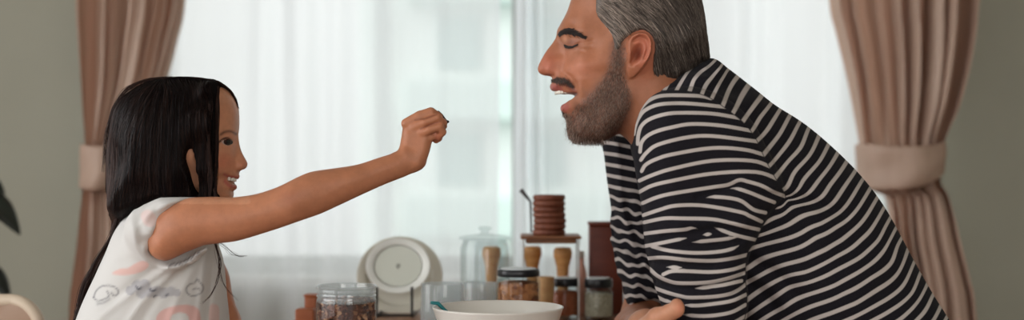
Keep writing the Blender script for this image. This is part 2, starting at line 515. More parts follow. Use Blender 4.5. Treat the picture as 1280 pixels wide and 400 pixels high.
def curtains():
    sh = Mat('sheer_voile'); sh.n.remove(sh.b)
    tl = sh.node('ShaderNodeBsdfTranslucent'); tl.inputs[0].default_value = (*srgb(238, 241, 243), 1)
    df = sh.node('ShaderNodeBsdfDiffuse'); df.inputs[0].default_value = (*srgb(238, 241, 243), 1)
    tr = sh.node('ShaderNodeBsdfTransparent')
    a = sh.node('ShaderNodeMixShader'); a.inputs[0].default_value = 0.45; sh.lk(tl.outputs[0], a.inputs[1]); sh.lk(df.outputs[0], a.inputs[2])
    b = sh.node('ShaderNodeMixShader'); sh.lk(a.outputs[0], b.inputs[1]); sh.lk(tr.outputs[0], b.inputs[2])
    lw = sh.node('ShaderNodeLayerWeight'); lw.inputs[0].default_value = 0.5
    sh.lk(sh.math('MULTIPLY_ADD', lw.outputs['Facing'], -0.34, 0.33), b.inputs[0])
    sh.lk(b.outputs[0], sh.out.inputs['Surface'])
    def folds(x, seed):
        r = np.random.default_rng(seed); o = 0
        for fr, am in ((19, .020), (31, .014), (52, .008), (83, .004)):
            o = o + am * np.sin(x * fr * r.uniform(.9, 1.1) + r.uniform(0, 6) + 0.9 * np.sin(x * 9 + r.uniform(0, 6)))
        return o
    Ys = 3.58
    def panel(name, xa, xb, seed, label, gat=None):
        def fn(U, V):
            X = xa + (xb - xa) * U
            Z = 2.36 - V * 2.33
            Y = Ys + folds(X, seed) * (0.75 + 0.35 * V) + 0.006 * np.sin(X * 17 + V * 5)
            if gat is not None:      # tightly gathered edge
                w = np.exp(-((X - gat) / 0.035) ** 2); Y = Y + 0.03 * w * np.sin((X - gat) * 190)
            return X + 0.004 * np.sin(V * 7 + X * 30), Y, Z
        o = sheet(name, fn, int((xb - xa) * 420), 24, sh.m)
        return tag(o, label, 'curtain', 'sheer curtains over the window')
    xl = (623 - 640) / FP * Ys; xr = (645 - 640) / FP * Ys
    panel('sheer_curtain', -1.05, xl, 3, 'white sheer curtain behind the plate and the girl\'s outstretched arm')
    panel('sheer_curtain', xr, 1.08, 8, 'white sheer curtain behind the man\'s head and back', xr + 0.03)
    # heavy drapes with tiebacks
    dm = Mat('drape_cloth'); dm.n.remove(dm.b)
    nz = dm.noise(60, 3, .6, 'Object', (1, 1, .1))
    cc = dm.mixc(nz, srgb(182, 156, 138), srgb(206, 182, 163))
    d1 = dm.node('ShaderNodeBsdfDiffuse'); t1 = dm.node('ShaderNodeBsdfTranslucent'); m1 = dm.node('ShaderNodeMixShader'); m1.inputs[0].default_value = 0.22
    dm.lk(cc, d1.inputs[0]); dm.lk(dm.mixc(nz, srgb(228, 168, 140), srgb(236, 180, 154)), t1.inputs[0]); dm.lk(d1.outputs[0], m1.inputs[1]); dm.lk(t1.outputs[0], m1.inputs[2])
    # faint satin gleam
    g1 = dm.node('ShaderNodeBsdfGlossy'); g1.inputs['Roughness'].default_value = 0.5; m2 = dm.node('ShaderNodeMixShader'); m2.inputs[0].default_value = 0.04
    dm.lk(m1.outputs[0], m2.inputs[1]); dm.lk(g1.outputs[0], m2.inputs[2]); dm.lk(m2.outputs[0], dm.out.inputs['Surface'])
    def drape(left, right, tie, label, seed, nf, group):
        Yd = 3.43
        L = cr(left, False, 8); R = cr(right, False, 8)
        zt, zb = 2.36, 0.03
        fz = lambda py: CZ + (200 - py) / FP * Yd
        r = np.random.default_rng(seed); ph = r.uniform(0, 6, 6)
        zt0 = fz(205)
        def edges(Z):
            py = 200 - (Z - CZ) * FP / Yd
            l = np.interp(py, L[:, 1], L[:, 0]); rr = np.interp(py, R[:, 1], R[:, 0])
            return (l - 640) / FP * Yd, (rr - 640) / FP * Yd
        def fn(U, V):
            Z = zt + (zb - zt) * V
            a, b = edges(Z)
            W = U + 0.022 * np.sin(2 * PI * U * 3 + ph[0]) + 0.012 * np.sin(2 * PI * U * 7 + ph[1] + 2 * V)
            W = (W - W[0:1]) / (W[-1:] - W[0:1])
            X = a + (b - a) * W
            near = np.exp(-((Z - zt0) / 0.12) ** 2)
            amp = (0.042 + 0.016 * np.sin(5 * U + ph[2])) * (1 - 0.62 * near)
            th = 2 * PI * nf * U + 1.0 * np.sin(2 * PI * U * 1.5 + ph[3]) + 0.5 * np.sin(Z * 2.5 + ph[4] + 4 * U)
            Y = Yd - amp * (np.sin(th) + 0.28 * np.sin(2 * th + ph[5]) + .16 * np.sin(3.3 * th + 2.2 * Z)) - 0.05 * near * np.sin(PI * U)
            X = X + 0.5 * amp * np.cos(th) * np.sin(PI * U) ** .5
            return X, Y, Z
        root = empty('drape', (edges(np.array(zt0))[0].item() * .5 + edges(np.array(zt0))[1].item() * .5, Yd, 0), label, 'curtain', group)
        inv = Matrix.Translation(-Vector(root.location))
        c = sheet('drape_cloth', fn, 420, 200, dm.m); c.parent = root; c.matrix_parent_inverse = inv
        # tieback band wrapped right round the gathered cloth
        T = cr(tie[0], False, 8); B = cr(tie[1], False, 8)
        def band(U, V):
            ang = 2 * PI * U
            s = (1 - np.cos(ang)) / 2                # 0..1 across and back again
            front = np.sin(ang) * 0.5
            pxt = tie[0][0][0] + (tie[0][-1][0] - tie[0][0][0]) * s; pxb = tie[1][0][0] + (tie[1][-1][0] - tie[1][0][0]) * s
            pyt = np.interp(pxt, T[:, 0], T[:, 1]); pyb = np.interp(pxb, B[:, 0], B[:, 1])
            px = pxt + (pxb - pxt) * V; py = pyt + (pyb - pyt) * V
            bul = np.sin(PI * V) ** .5
            Y = Yd - 0.02 - front * 0.20 * (0.92 + .08 * bul) - 0.0035 * np.sin(V * 7 + 5 * s) * (front > 0) - .0025 * np.sin(s * 13 + V * 2)
            Yc = Yd
            X = (px - 640) / FP * (Yc - .03); Z = CZ + (200 - py) / FP * (Yc - .05)
            return X, Y, Z
        bd = sheet('tieback', band, 120, 24, dm.m); bd.parent = root; bd.matrix_parent_inverse = inv
        so = bd.modifiers.new('t', 'SOLIDIFY'); so.thickness = 0.004
    drape([(92, -480), (96, -120), (97, 0), (100, 50), (105, 120), (108, 180), (106, 232), (102, 300), (96, 350), (92, 400), (80, 720)],
          [(236, -480), (232, -120), (228, 0), (217, 50), (203, 100), (180, 150), (166, 190), (164, 232), (165, 300), (168, 400), (175, 720)],
          ([(105, 180), (135, 184), (168, 182)], [(103, 234), (135, 236), (168, 228)]),
          'dusty pink drape tied back beside the girl\'s long dark hair', 5, 6.5, 'tied back drapes')
    drape([(1030, -480), (1034, -120), (1038, 0), (1046, 40), (1060, 100), (1074, 180), (1080, 232), (1106, 246), (1112, 300), (1120, 400), (1110, 720)],
          [(1240, -480), (1232, -120), (1221, 0), (1213, 60), (1196, 130), (1178, 180), (1174, 226), (1181, 245), (1192, 300), (1204, 350), (1212, 400), (1240, 720)],
          ([(1073, 180), (1110, 184), (1150, 183), (1180, 176)], [(1076, 236), (1115, 235), (1150, 228), (1178, 214)]),
          'dusty pink drape tied back with a wide band behind the man\'s back', 11, 7.5, 'tied back drapes')
    m = MB(); m.tube([(-1.3, 3.5, 2.38), (1.3, 3.5, 2.38)], 0.014, 12)
    for x in (-1.3, 1.3): m.ball((x, 3.5, 2.38), 0.028)
    for x in (-1.2, 0, 1.2): m.tube([(x, 3.5, 2.38), (x, YW, 2.40)], 0.008)
    tag(m.build('curtain_rod', simple('rod_metal', (70, 60, 52), .4)), 'dark curtain rod with round ends above the window', 'curtain rod')

def neighbour():
    c = simple('render_pale', (226, 234, 230), .9, .05, 2); c2 = simple('balcony_pale', (206, 224, 218), .9, .05, 2); g = simple('far_window', (170, 192, 188), .3)
    r = empty('building', (-.15, 14.5, 0), 'pale green building outside, seen through the gap between the sheer curtains', 'building')
    MB().box(0, 0, 3.5, 2.6, 2, 7.0, .02).build('wall', c, r, False)
    MB().box(0, 0, 7.1, 2.9, 2.3, .2, .02).build('roof', c2, r, False)
    for i, z in enumerate((.5, 1.6, 2.7, 3.8, 4.9, 6.0)):
        MB().box(0.1, -1.1, z, 1.9, .3, .38, .02).build('balcony', c2, r, False)
        for x in (-.35, .45): MB().box(x, -1.0, z + .55, .42, .06, .5, .01).build('window', g, r, False)

def lights():
    w = bpy.data.worlds.new('World'); bpy.context.scene.world = w; w.use_nodes = True
    t = w.node_tree; n = t.nodes; bg = n['Background']
    tc = n.new('ShaderNodeTexCoord'); sp = n.new('ShaderNodeSeparateXYZ'); t.links.new(tc.outputs['Generated'], sp.inputs[0])
    # overcast sky, brightest over the garden behind the window, a softer sky to the left
    r1 = n.new('ShaderNodeMapRange'); r1.interpolation_type = 'SMOOTHSTEP'
    for k, v in zip((1, 2, 3, 4), (-0.1, 0.85, 1.2, WORLD_BACK)): r1.inputs[k].default_value = v
    t.links.new(sp.outputs[1], r1.inputs[0])
    r2 = n.new('ShaderNodeMapRange'); r2.interpolation_type = 'SMOOTHSTEP'
    for k, v in zip((1, 2, 3, 4), (0.0, -0.9, 0.0, WORLD_LEFT)): r2.inputs[k].default_value = v
    t.links.new(sp.outputs[0], r2.inputs[0])
    r3 = n.new('ShaderNodeMapRange')
    for k, v in zip((1, 2, 3, 4), (-0.3, 0.1, 0.35, 1.0)): r3.inputs[k].default_value = v
    t.links.new(sp.outputs[2], r3.inputs[0])
    a = n.new('ShaderNodeMath'); a.operation = 'ADD'; t.links.new(r1.outputs[0], a.inputs[0]); t.links.new(r2.outputs[0], a.inputs[1])
    b = n.new('ShaderNodeMath'); b.operation = 'MULTIPLY'; t.links.new(a.outputs[0], b.inputs[0]); t.links.new(r3.outputs[0], b.inputs[1])
    t.links.new(b.outputs[0], bg.inputs['Strength'])
    bg.inputs[0].default_value = (1.0, 0.985, 0.985, 1)
WORLD_BACK = 1.12; WORLD_LEFT = 2.6

def added_front_light():
    """daylight of the room's other window, on the open side behind the lens"""
    l = bpy.data.lights.new('fill_light', 'AREA'); l.shape = 'RECTANGLE'; l.size = 1.3; l.size_y = 1.3; l.energy = 17; l.color = (1, .95, .9)
    o = bpy.data.objects.new('fill_light', l); COL.objects.link(o); o.location = (1.1, -1.6, 1.75)
    o.rotation_euler = (Vector((-.45, 2.05, 1.1)) - o.location).to_track_quat('-Z', 'Y').to_euler()

def camera():
    c = bpy.data.cameras.new('Camera'); o = bpy.data.objects.new('Camera', c); COL.objects.link(o)
    o.location = (0, 0, CZ); o.rotation_euler = (PI / 2, 0, 0)
    c.sensor_width = 36; c.lens = 50; c.clip_start = 0.05; c.clip_end = 100
    c.dof.use_dof = True; c.dof.focus_distance = 2.03; c.dof.aperture_fstop = 2.4
    s = bpy.context.scene; s.camera = o
    v = s.view_settings; v.view_transform = 'Standard'; v.look = 'None'; v.gamma = 1; v.use_curve_mapping = False; v.exposure = 0.2
    s.cycles.max_bounces = 8; s.cycles.transparent_max_bounces = 24; s.cycles.sample_clamp_indirect = 6
    try: s.cycles.use_denoising = True
    except Exception: pass
# ================================================================== things on and around the table
def at(px, Y, z=TABLE_Z): return ((px - 640) / FP * Y, Y, z)
def mm(Y, px): return px / FP * Y           # pixels to metres at a distance

def part(mb, name, mat, root, **kw):
    return mb.build(name, mat, root, **kw)

def table():
    w = wood('table_wood', (140, 98, 74), (172, 130, 100), 6, (8, 1, 1), 0.4)
    r = empty('dining_table', (-0.035, 2.09, 0), 'brown wooden table carrying the jars, the plates and the white bowl', 'table')
    part(MB().box(0, 0, 0.735, 0.73, 1.32, 0.03, 0.006), 'tabletop', w, r)
    m = MB(); 
    for y in (-0.56, 0.56): m.box(0, y, 0.685, 0.60, 0.025, 0.07, .003)
    for x in (-0.30, 0.30): m.box(x, 0, 0.685, 0.025, 1.1, 0.07, .003)
    part(m, 'apron', w, r)
    for x in (-0.30, 0.30):
        for y in (-0.57, 0.57):
            part(MB().box(x, y, 0.36, 0.055, 0.055, 0.72, .006), 'leg', w, r)

def front_jar():
    Y = 1.95; gl = thin_glass('jar_glass', (247, 250, 250), 1.6, 0.05)
    r = empty('glass_jar', at(433, Y), 'large open glass jar of brown granola on the table, in front', 'jar', 'open glass jars')
    R = mm(Y, 37.5); H = mm(Y, 464 - 357)
    z = lambda py: mm(Y, 464 - py)
    o = [(0.001, 0), (R * .9, 0), (R, 0.006), (R, z(378)), (R * .985, z(374)), (R * .95, z(371.5)), (R * .955, z(370)), (R * 1.0, z(369)), (R * .955, z(367.5)), (R * .95, z(365.5)), (R * .99, z(364.3)), (R * .95, z(363)), (R * .95, z(360)), (R * 1.0, z(358.6)), (R * 1.01, z(357)), (R * .99, z(356))]
    i = [(R * .93, z(356.5)), (R * .90, z(360)), (R * .90, z(370)), (R * .95, z(377)), (R * .95, 0.01), (0.001, 0.008)]
    nk = thin_glass('jar_neck_glass', (247, 250, 250), 2.4, 0.14, .22)
    part(MB().lathe(o[:5] + i[3:], 64), 'jar_body', gl, r)
    part(MB().lathe(o[4:] + i[:4], 64, closed=True), 'jar_neck', nk, r)
    # the granola itself
    M = Mat('granola'); M.set(rough=0.8)
    vo = M.node('ShaderNodeTexVoronoi'); vo.inputs['Scale'].default_value = 170; tc = M.node('ShaderNodeTexCoord'); M.lk(tc.outputs['Object'], vo.inputs['Vector'])
    rp = M.node('ShaderNodeValToRGB'); sp = M.node('ShaderNodeSeparateColor'); M.lk(vo.outputs['Color'], sp.inputs[0]); M.lk(sp.outputs[0], rp.inputs[0])
    e = rp.color_ramp.elements; e[0].color = (*srgb(58, 30, 24), 1); e[1].color = (*srgb(190, 140, 104), 1); e[1].position = 1
    for p, c in ((.4, (96, 54, 42)), (.75, (128, 78, 58))): q = e.new(p); q.color = (*srgb(*c), 1)
    M.lk(rp.outputs[0], M.b.inputs['Base Color'])
    m = MB(); rr = random.Random(4); top = z(375.5)
    m.lathe([(0.001, 0.012), (R * .86, 0.012), (R * .86, top - .004), (0.001, top - .003)], 24)
    for _ in range(1500):
        if rr.random() < .75: a = rr.uniform(0, 2 * PI); q = R * rr.uniform(.86, .905); zz = rr.uniform(0.014, top)
        else: a = rr.uniform(0, 2 * PI); q = R * .88 * math.sqrt(rr.random()); zz = top + rr.uniform(-.002, .002)
        m.ball((q * math.cos(a), q * math.sin(a), zz), rr.uniform(.0018, .0036), 6, 4, (rr.uniform(.7, 1.2), rr.uniform(.7, 1.2), rr.uniform(.6, 1)))
    o = m.build('granola', M.m, None, angle=0, loc=at(433, Y, TABLE_Z))
    tag(o, 'brown granola clusters filling the large open glass jar', 'food', kind='stuff')

def bowl():
    Y = 1.95
    c = simple('bowl_glaze', (216, 214, 206), 0.32, 0.03)
    R = mm(Y, 82); H = mm(Y, 464 - 383)
    pr = [(0.001, 0.0), (R * .42, 0), (R * .45, .003), (R * .5, .012), (R * .68, H * .28), (R * .85, H * .58), (R * .95, H * .85), (R * .985, H * .96), (R, H * .985), (R, H), (R * .985, H * 1.006), (R * .965, H * .99), (R * .93, H * .86), (R * .82, H * .6), (R * .64, H * .32), (R * .4, .016), (0.001, .012)]
    o = MB().lathe(pr, 96).build('bowl', c, None, angle=0, loc=at(622.5, Y))
    tag(o, 'wide off-white ceramic bowl near the middle of the table', 'bowl')
    # teal spoon resting over the left rim
    teal = simple('teal_plastic', (22, 120, 125), 0.35, 0.05)
    x, y, _ = at(622.5, Y); zr = TABLE_Z + H
    a = math.radians(172)
    rim = (x + R * math.cos(a), y + R * math.sin(a), zr + .003)
    m = MB()
    tip = (rim[0] - .004, rim[1] - .002, rim[2] + .0015)
    inn = (rim[0] + .015, rim[1] + .004, rim[2] - .009)
    bot = (x - .005, y + .01, TABLE_Z + .022)
    P = [Vector(tip), Vector(rim) + Vector((.006, 0, .0005)), Vector(inn), Vector(inn).lerp(Vector(bot), .5), Vector(bot)]
    m.tube(P, [.0022, .0028, .0024, .002, .002], 10)
    m.ball(bot, .016, 16, 10, (1.3, 1, .45))
    tag(m.build('spoon', teal), 'small teal spoon leaning on the left rim of the bowl', 'spoon')

def black_lid_jar(cx, Y, w, ytop, ybase, ylid, content, label, ccol, grain):
    """glass jar with black screw lid; heights measured on its axis"""
    gl = thin_glass('spice_glass', (247, 250, 250), 1.0, 0.04)
    R = mm(Y, w / 2); H = TABLE_Z; zt = mm(Y, ybase - ytop); zl = mm(Y, ybase - ylid)
    r = empty('storage_jar', at(cx, Y), label, 'jar', 'storage jars with black lids')
    part(MB().lathe([(0.001, 0), (R * .92, 0), (R, .004), (R, zl - .010), (R * .97, zl - .004), (R * .86, zl), (R * .84, zl + .003), (R * .80, zl + .003), (R * .80, zl - .002), (R * .93, zl - .009), (R * .95, .006), (0.001, .005)], 48), 'jar_body', gl, r)
    lid = MB().lathe([(0.001, zl + .0005), (R * .93, zl), (R * .96, zl + .002), (R * .96, zt - .004), (R * .93, zt - .001), (R * .9, zt), (0.001, zt)], 48, wob=lambda a, z: 1 + .006 * math.cos(a * 40))
    part(lid, 'lid', simple('black_lid', (22, 26, 30), 0.35, .1, spec=.6), r)
    part(MB().lathe([(0.001, zt), (R * .8, zt), (R * .8, zt + .0012), (0.001, zt + .0012)], 40), 'lid_gleam', simple('lid_gleam_pale', (232, 240, 242), .5, .05), r)  # pale disc paints the grazing reflection on the black lid top
    M = Mat('jar_food_' + content); M.set(rough=.8)
    vo = M.node('ShaderNodeTexVoronoi'); vo.inputs['Scale'].default_value = grain; tc = M.node('ShaderNodeTexCoord'); M.lk(tc.outputs['Object'], vo.inputs['Vector'])
    sp = M.node('ShaderNodeSeparateColor'); M.lk(vo.outputs['Color'], sp.inputs[0])
    M.lk(M.mixc(sp.outputs[0], srgb(*ccol[0]), srgb(*ccol[1])), M.b.inputs['Base Color']); M.bump(vo.outputs['Distance'], .6, .003)
    m = MB(); ct = zl - .012
    m.lathe([(0.001, .008), (R * .90, .008), (R * .92, .011), (R * .92, ct), (R * .7, ct + .003), (0.001, ct + .004)], 48)
    o = m.build(content, M.m, None, loc=at(cx, Y))
    return o

def jars():
    o = black_lid_jar(648, 2.42, 55, 336, 413, 345, 'roasted_nuts', 'wide glass jar of brown nuts with a black lid, behind the bowl', ((130, 68, 38), (222, 150, 96)), 130)
    tag(o, 'brown nuts filling the wide black-lidded jar behind the bowl', 'food', kind='stuff')
    o = black_lid_jar(706, 2.60, 37, 346, 397, 356, 'ground_spice', 'small glass jar of orange-brown spice with a black lid, right of the bowl', ((176, 90, 56), (206, 118, 78)), 400)
    tag(o, 'orange-brown spice inside the small black-lidded jar', 'food', kind='stuff')
    o = black_lid_jar(748, 2.58, 37, 345, 397, 356, 'pale_grain', 'small glass jar of pale grain with a black lid, beside the man\'s sleeve', ((190, 178, 150), (226, 214, 190)), 300)
    tag(o, 'pale grain inside the small black-lidded jar by the man\'s sleeve', 'food', kind='stuff')
    # clear tumblers left of the bowl
    gl = thin_glass('clear_glass', (247, 250, 250), 1.6, 0.10, .28)
    for cx, Y, w, ytop, lab in ((553, 2.36, 54, 354, 'clear glass tumbler behind the left rim of the bowl'), (600, 2.48, 42, 353, 'empty clear glass tumbler behind the middle of the bowl')):
        base = 200 + (CZ - TABLE_Z) * FP / Y
        R = mm(Y, w / 2); H = mm(Y, base - ytop)
        m = MB().lathe([(0.001, 0), (R * .95, 0), (R * 1.02, .004), (R, H * .5), (R * .98, H - .002), (R * .965, H), (R * .93, H - .001), (R * .94, H * .5), (R * .93, .012), (0.001, .010)], 48)
        r = m.build('glass_tumbler', gl, None, loc=at(cx, Y)); tag(r, lab, 'glass', 'clear tumblers left of the bowl')
    # coffee beans at the bottom of the first tumbler
    M = simple('dark_bean', (70, 52, 52), .5, .3, 80); mbn = MB(); rr = random.Random(3)
    x, y, _ = at(553, 2.36)
    for _ in range(60):
        a = rr.uniform(0, 6.28); q = .026 * math.sqrt(rr.random())
        zc = .006 + (.03 + rr.uniform(-.004, .052) * (1 if rr.random() < .35 else 0))
        mbn.ball((q * math.cos(a), q * math.sin(a), max(.014, zc)), .005, 8, 6, (1.2, .8, .7))
    # granola jar neighbours: cake stand, coasters
    return

def pepper_mills():
    w = wood('mill_wood', (196, 134, 74), (222, 166, 104), 10, (2, 2, 12), .45)
    specs = ((614.5, 2.68, 309, 'turned wooden pepper mill beside the glass cookie jar'), (665.5, 2.69, 308, 'turned wooden pepper mill under the left end of the little wooden rack'), (703.5, 2.66, 306, 'turned wooden pepper mill under the right end of the little wooden rack'))
    src = None
    for cx, Y, top, lab in specs:
        R = mm(2.68, 11.5); H = mm(2.68, 392 - 308)
        if src is None:
            r = empty('pepper_mill', at(cx, Y), lab, 'pepper mill', 'wooden pepper mills')
            pr = [(0.001, 0), (R * .80, 0), (R * .84, .004), (R * .78, .012), (R * .64, .03), (R * .60, .05), (R * .62, .07), (R * .66, H - .040), (R * .70, H - .034)]
            part(MB().lathe(pr + [(0.001, H - .034)], 32), 'mill_body', w, r)
            part(MB().lathe([(0.001, H - .034), (R * .74, H - .034), (R * .80, H - .028), (R * .9, H - .022), (R * 1.0, H - .016), (R * 1.02, H - .010), (R * .95, H - .003), (R * .75, H), (0.001, H + .001)], 32), 'mill_cap', w, r)
            src = r
        else:
            r = src.copy(); COL.objects.link(r); r.location = at(cx, Y); r['label'] = lab
            for ch in [c for c in src.children]:
                c2 = ch.copy(); COL.objects.link(c2); c2.parent = r

def rack():
    Y = 2.60
    w = wood('rack_wood', (120, 74, 46), (158, 106, 70), 8, (1, 6, 6), .5)
    wt = simple('white_wire', (206, 208, 205), .4, .03)
    base = 200 + (CZ - TABLE_Z) * FP / Y
    z1 = TABLE_Z + mm(Y, base - 294)
    x0 = at(688, Y)[0]
    r = empty('wooden_rack', (x0, Y, TABLE_Z), 'little wooden-topped rack on thin pale legs carrying the brown coasters', 'rack')
    zz = z1 - TABLE_Z
    m = MB(); m.box(0, 0, zz - .002, mm(Y, 75), .10, .006, .0025); m.box(0, 0, zz - .0085, mm(Y, 62), .085, .009, .003)
    part(m, 'board', w, r)
    for sx in (-1, 1):
        for sy in (-1, 1):
            part(MB().tube([(sx * mm(Y, 34), sy * .045, 0), (sx * mm(Y, 34), sy * .045, zz - .006)], .0017, 8), 'leg', wt, r)
    # stack of round brown coasters
    cw = wood('coaster_wood', (104, 54, 36), (136, 78, 54), 14, (6, 6, 1), .55)
    cd = mm(Y, 20.5); n = 7; t = mm(Y, 50) / n; x = at(686.5, Y)[0]
    pr = [(0.001, 0), (cd * .92, 0), (cd * .97, t * .16), (cd, t * .45), (cd * .985, t * .7), (cd * .94, t * .9), (cd * .90, t - .0002), (0.001, t - .0002)]
    src = MB().lathe(pr, 40).build('coaster', cw, None, angle=0)
    rr = random.Random(8)
    pos = ['bottom', 'second', 'third', 'fourth', 'fifth', 'sixth', 'topmost']
    for k in range(n):
        o = src if k == 0 else src.copy()
        if k: COL.objects.link(o)
        o.location = (x + rr.uniform(-.0010, .0012), Y + rr.uniform(-.002, .002), z1 + .001 + k * t); o.rotation_euler = (0, 0, rr.uniform(0, 6))
        lab = 'thick round brown coaster, ' + ('topmost of the stack on the little rack' if k == n - 1 else ('bottom of the stack, lying on the little rack' if k == 0 else pos[k] + ' from the bottom of the stack on the little rack'))
        tag(o, lab, 'coaster', 'brown coasters stacked on the little rack')
    # dark hook shaped handle left of the stack
    m = MB(); p0 = Vector(PX(651, 237, Y + .02)); p1 = Vector(PX(663, 252, Y + .02)); p2 = Vector((PX(664, 292, Y + .02)[0], Y + .02, z1 + .004))
    m.tube([p0, p0.lerp(p1, .5), p1, p1.lerp(p2, .5), p2], [.0045, .0035, .0022, .0018, .0018], 8)
    tag(m.build('spoon', simple('dark_steel', (70, 66, 66), .4, .1)), 'thin dark spoon standing behind the stack of coasters', 'spoon')

def plates():
    Y = 2.70
    gm = simple('platter_glaze', (196, 194, 180), .45, .04, 8); wm = simple('plate_glaze', (226, 230, 224), .35, .03, 8); inner = simple('plate_well', (204, 210, 198), .4, .03, 8)
    tilt = math.radians(-10)
    base = 200 + (CZ - TABLE_Z) * FP / Y
    def plate(name, cx, cy, rx, rz, Yc, mat, label, group, deep=.012):
        x, y, z = PX(cx, cy, Yc)
        a = mm(Yc, rx); b = mm(Yc, rz)
        pr = [(0.001, -.004), (.70, -.004), (.74, -.002), (.80, .003), (.98, .008), (1.0, .0095), (.985, .011), (.90, .0095), (.80, .0075), (.775, .0065), (.755, .003), (.74, .0005), (0.001, 0)]
        m = MB().lathe([(q * a, h) for q, h in pr], 72)
        # turn upright: plate axis towards the viewer, tilted back
        v = []
        for (px, py, pz) in m.v:
            v.append((px, -pz, py * b / a))
        c, s = math.cos(tilt), math.sin(tilt)
        m.v = [(px, py * c - pz * s, py * s + pz * c) for px, py, pz in v]
        o = m.build(name, mat, None, angle=50, loc=(x, y, z)); return tag(o, label, 'plate', group), (x, y, z, a, b)
    plate('oval_platter', 500, 345, 53.5, 49, 2.715, gm, 'large grey oval platter standing upright behind the white-rimmed plate', None)
    o, (x, y, z, a, b) = plate('oval_plate', 498, 333, 40, 34.5, 2.675, wm, 'pale oval plate with a lighter rim standing upright on the black stand', None)
    # flat well of the plate and its small grey mark
    def disc(ra, rb, off, mat, name):
        m = MB().lathe([(0.001, 0), (ra, 0), (ra * 1.0, .0008), (0.001, .0008)], 64)
        c, s = math.cos(tilt), math.sin(tilt); v = [(px, -pz - off, py * rb / ra) for px, py, pz in m.v]
        m.v = [(px, py * c - pz * s, py * s + pz * c) for px, py, pz in v]
        return m.build(name, mat, o, angle=30)
    disc(a * .73, b * .73, .0035, inner, 'plate_well')
    mk = MB()
    for (dx, dz, w, h) in ((0, .003, .007, .0018), (-.0022, 0, .0022, .007), (.0022, .001, .0022, .005), (0, -.003, .0016, .004)):
        mk.box(dx, -.0048, dz, w, .0006, h, .0003)
    c, s = math.cos(tilt), math.sin(tilt); mk.v = [(px, py * c - pz * s, py * s + pz * c) for px, py, pz in mk.v]
    mk.build('mark', simple('grey_mark', (118, 120, 112), .5), o)
    # black wire stand
    bk = simple('black_wire', (34, 36, 36), .45, .1)
    r = empty('plate_stand', at(496, 2.66), 'black wire stand with two upright prongs holding the plates', 'stand')
    for px in (474, 517.5):
        dx = mm(2.64, px - 496)
        part(MB().tube([(dx, .105, .0028), (dx, -.045, .0028), (dx, -.053, .008), (dx, -.05, mm(2.61, 388 - 349))], [.0026] * 4, 8), 'prong', bk, r)
        part(MB().tube([(dx, .06, .0028), (dx, .085, .05), (dx, .092, .075)], .0024, 8), 'back_support', bk, r)
    for yy in (-.03, .09): part(MB().tube([(mm(2.64, -22), yy, .003), (mm(2.64, 21.5), yy, .003)], .0024, 8), 'crossbar', bk, r)

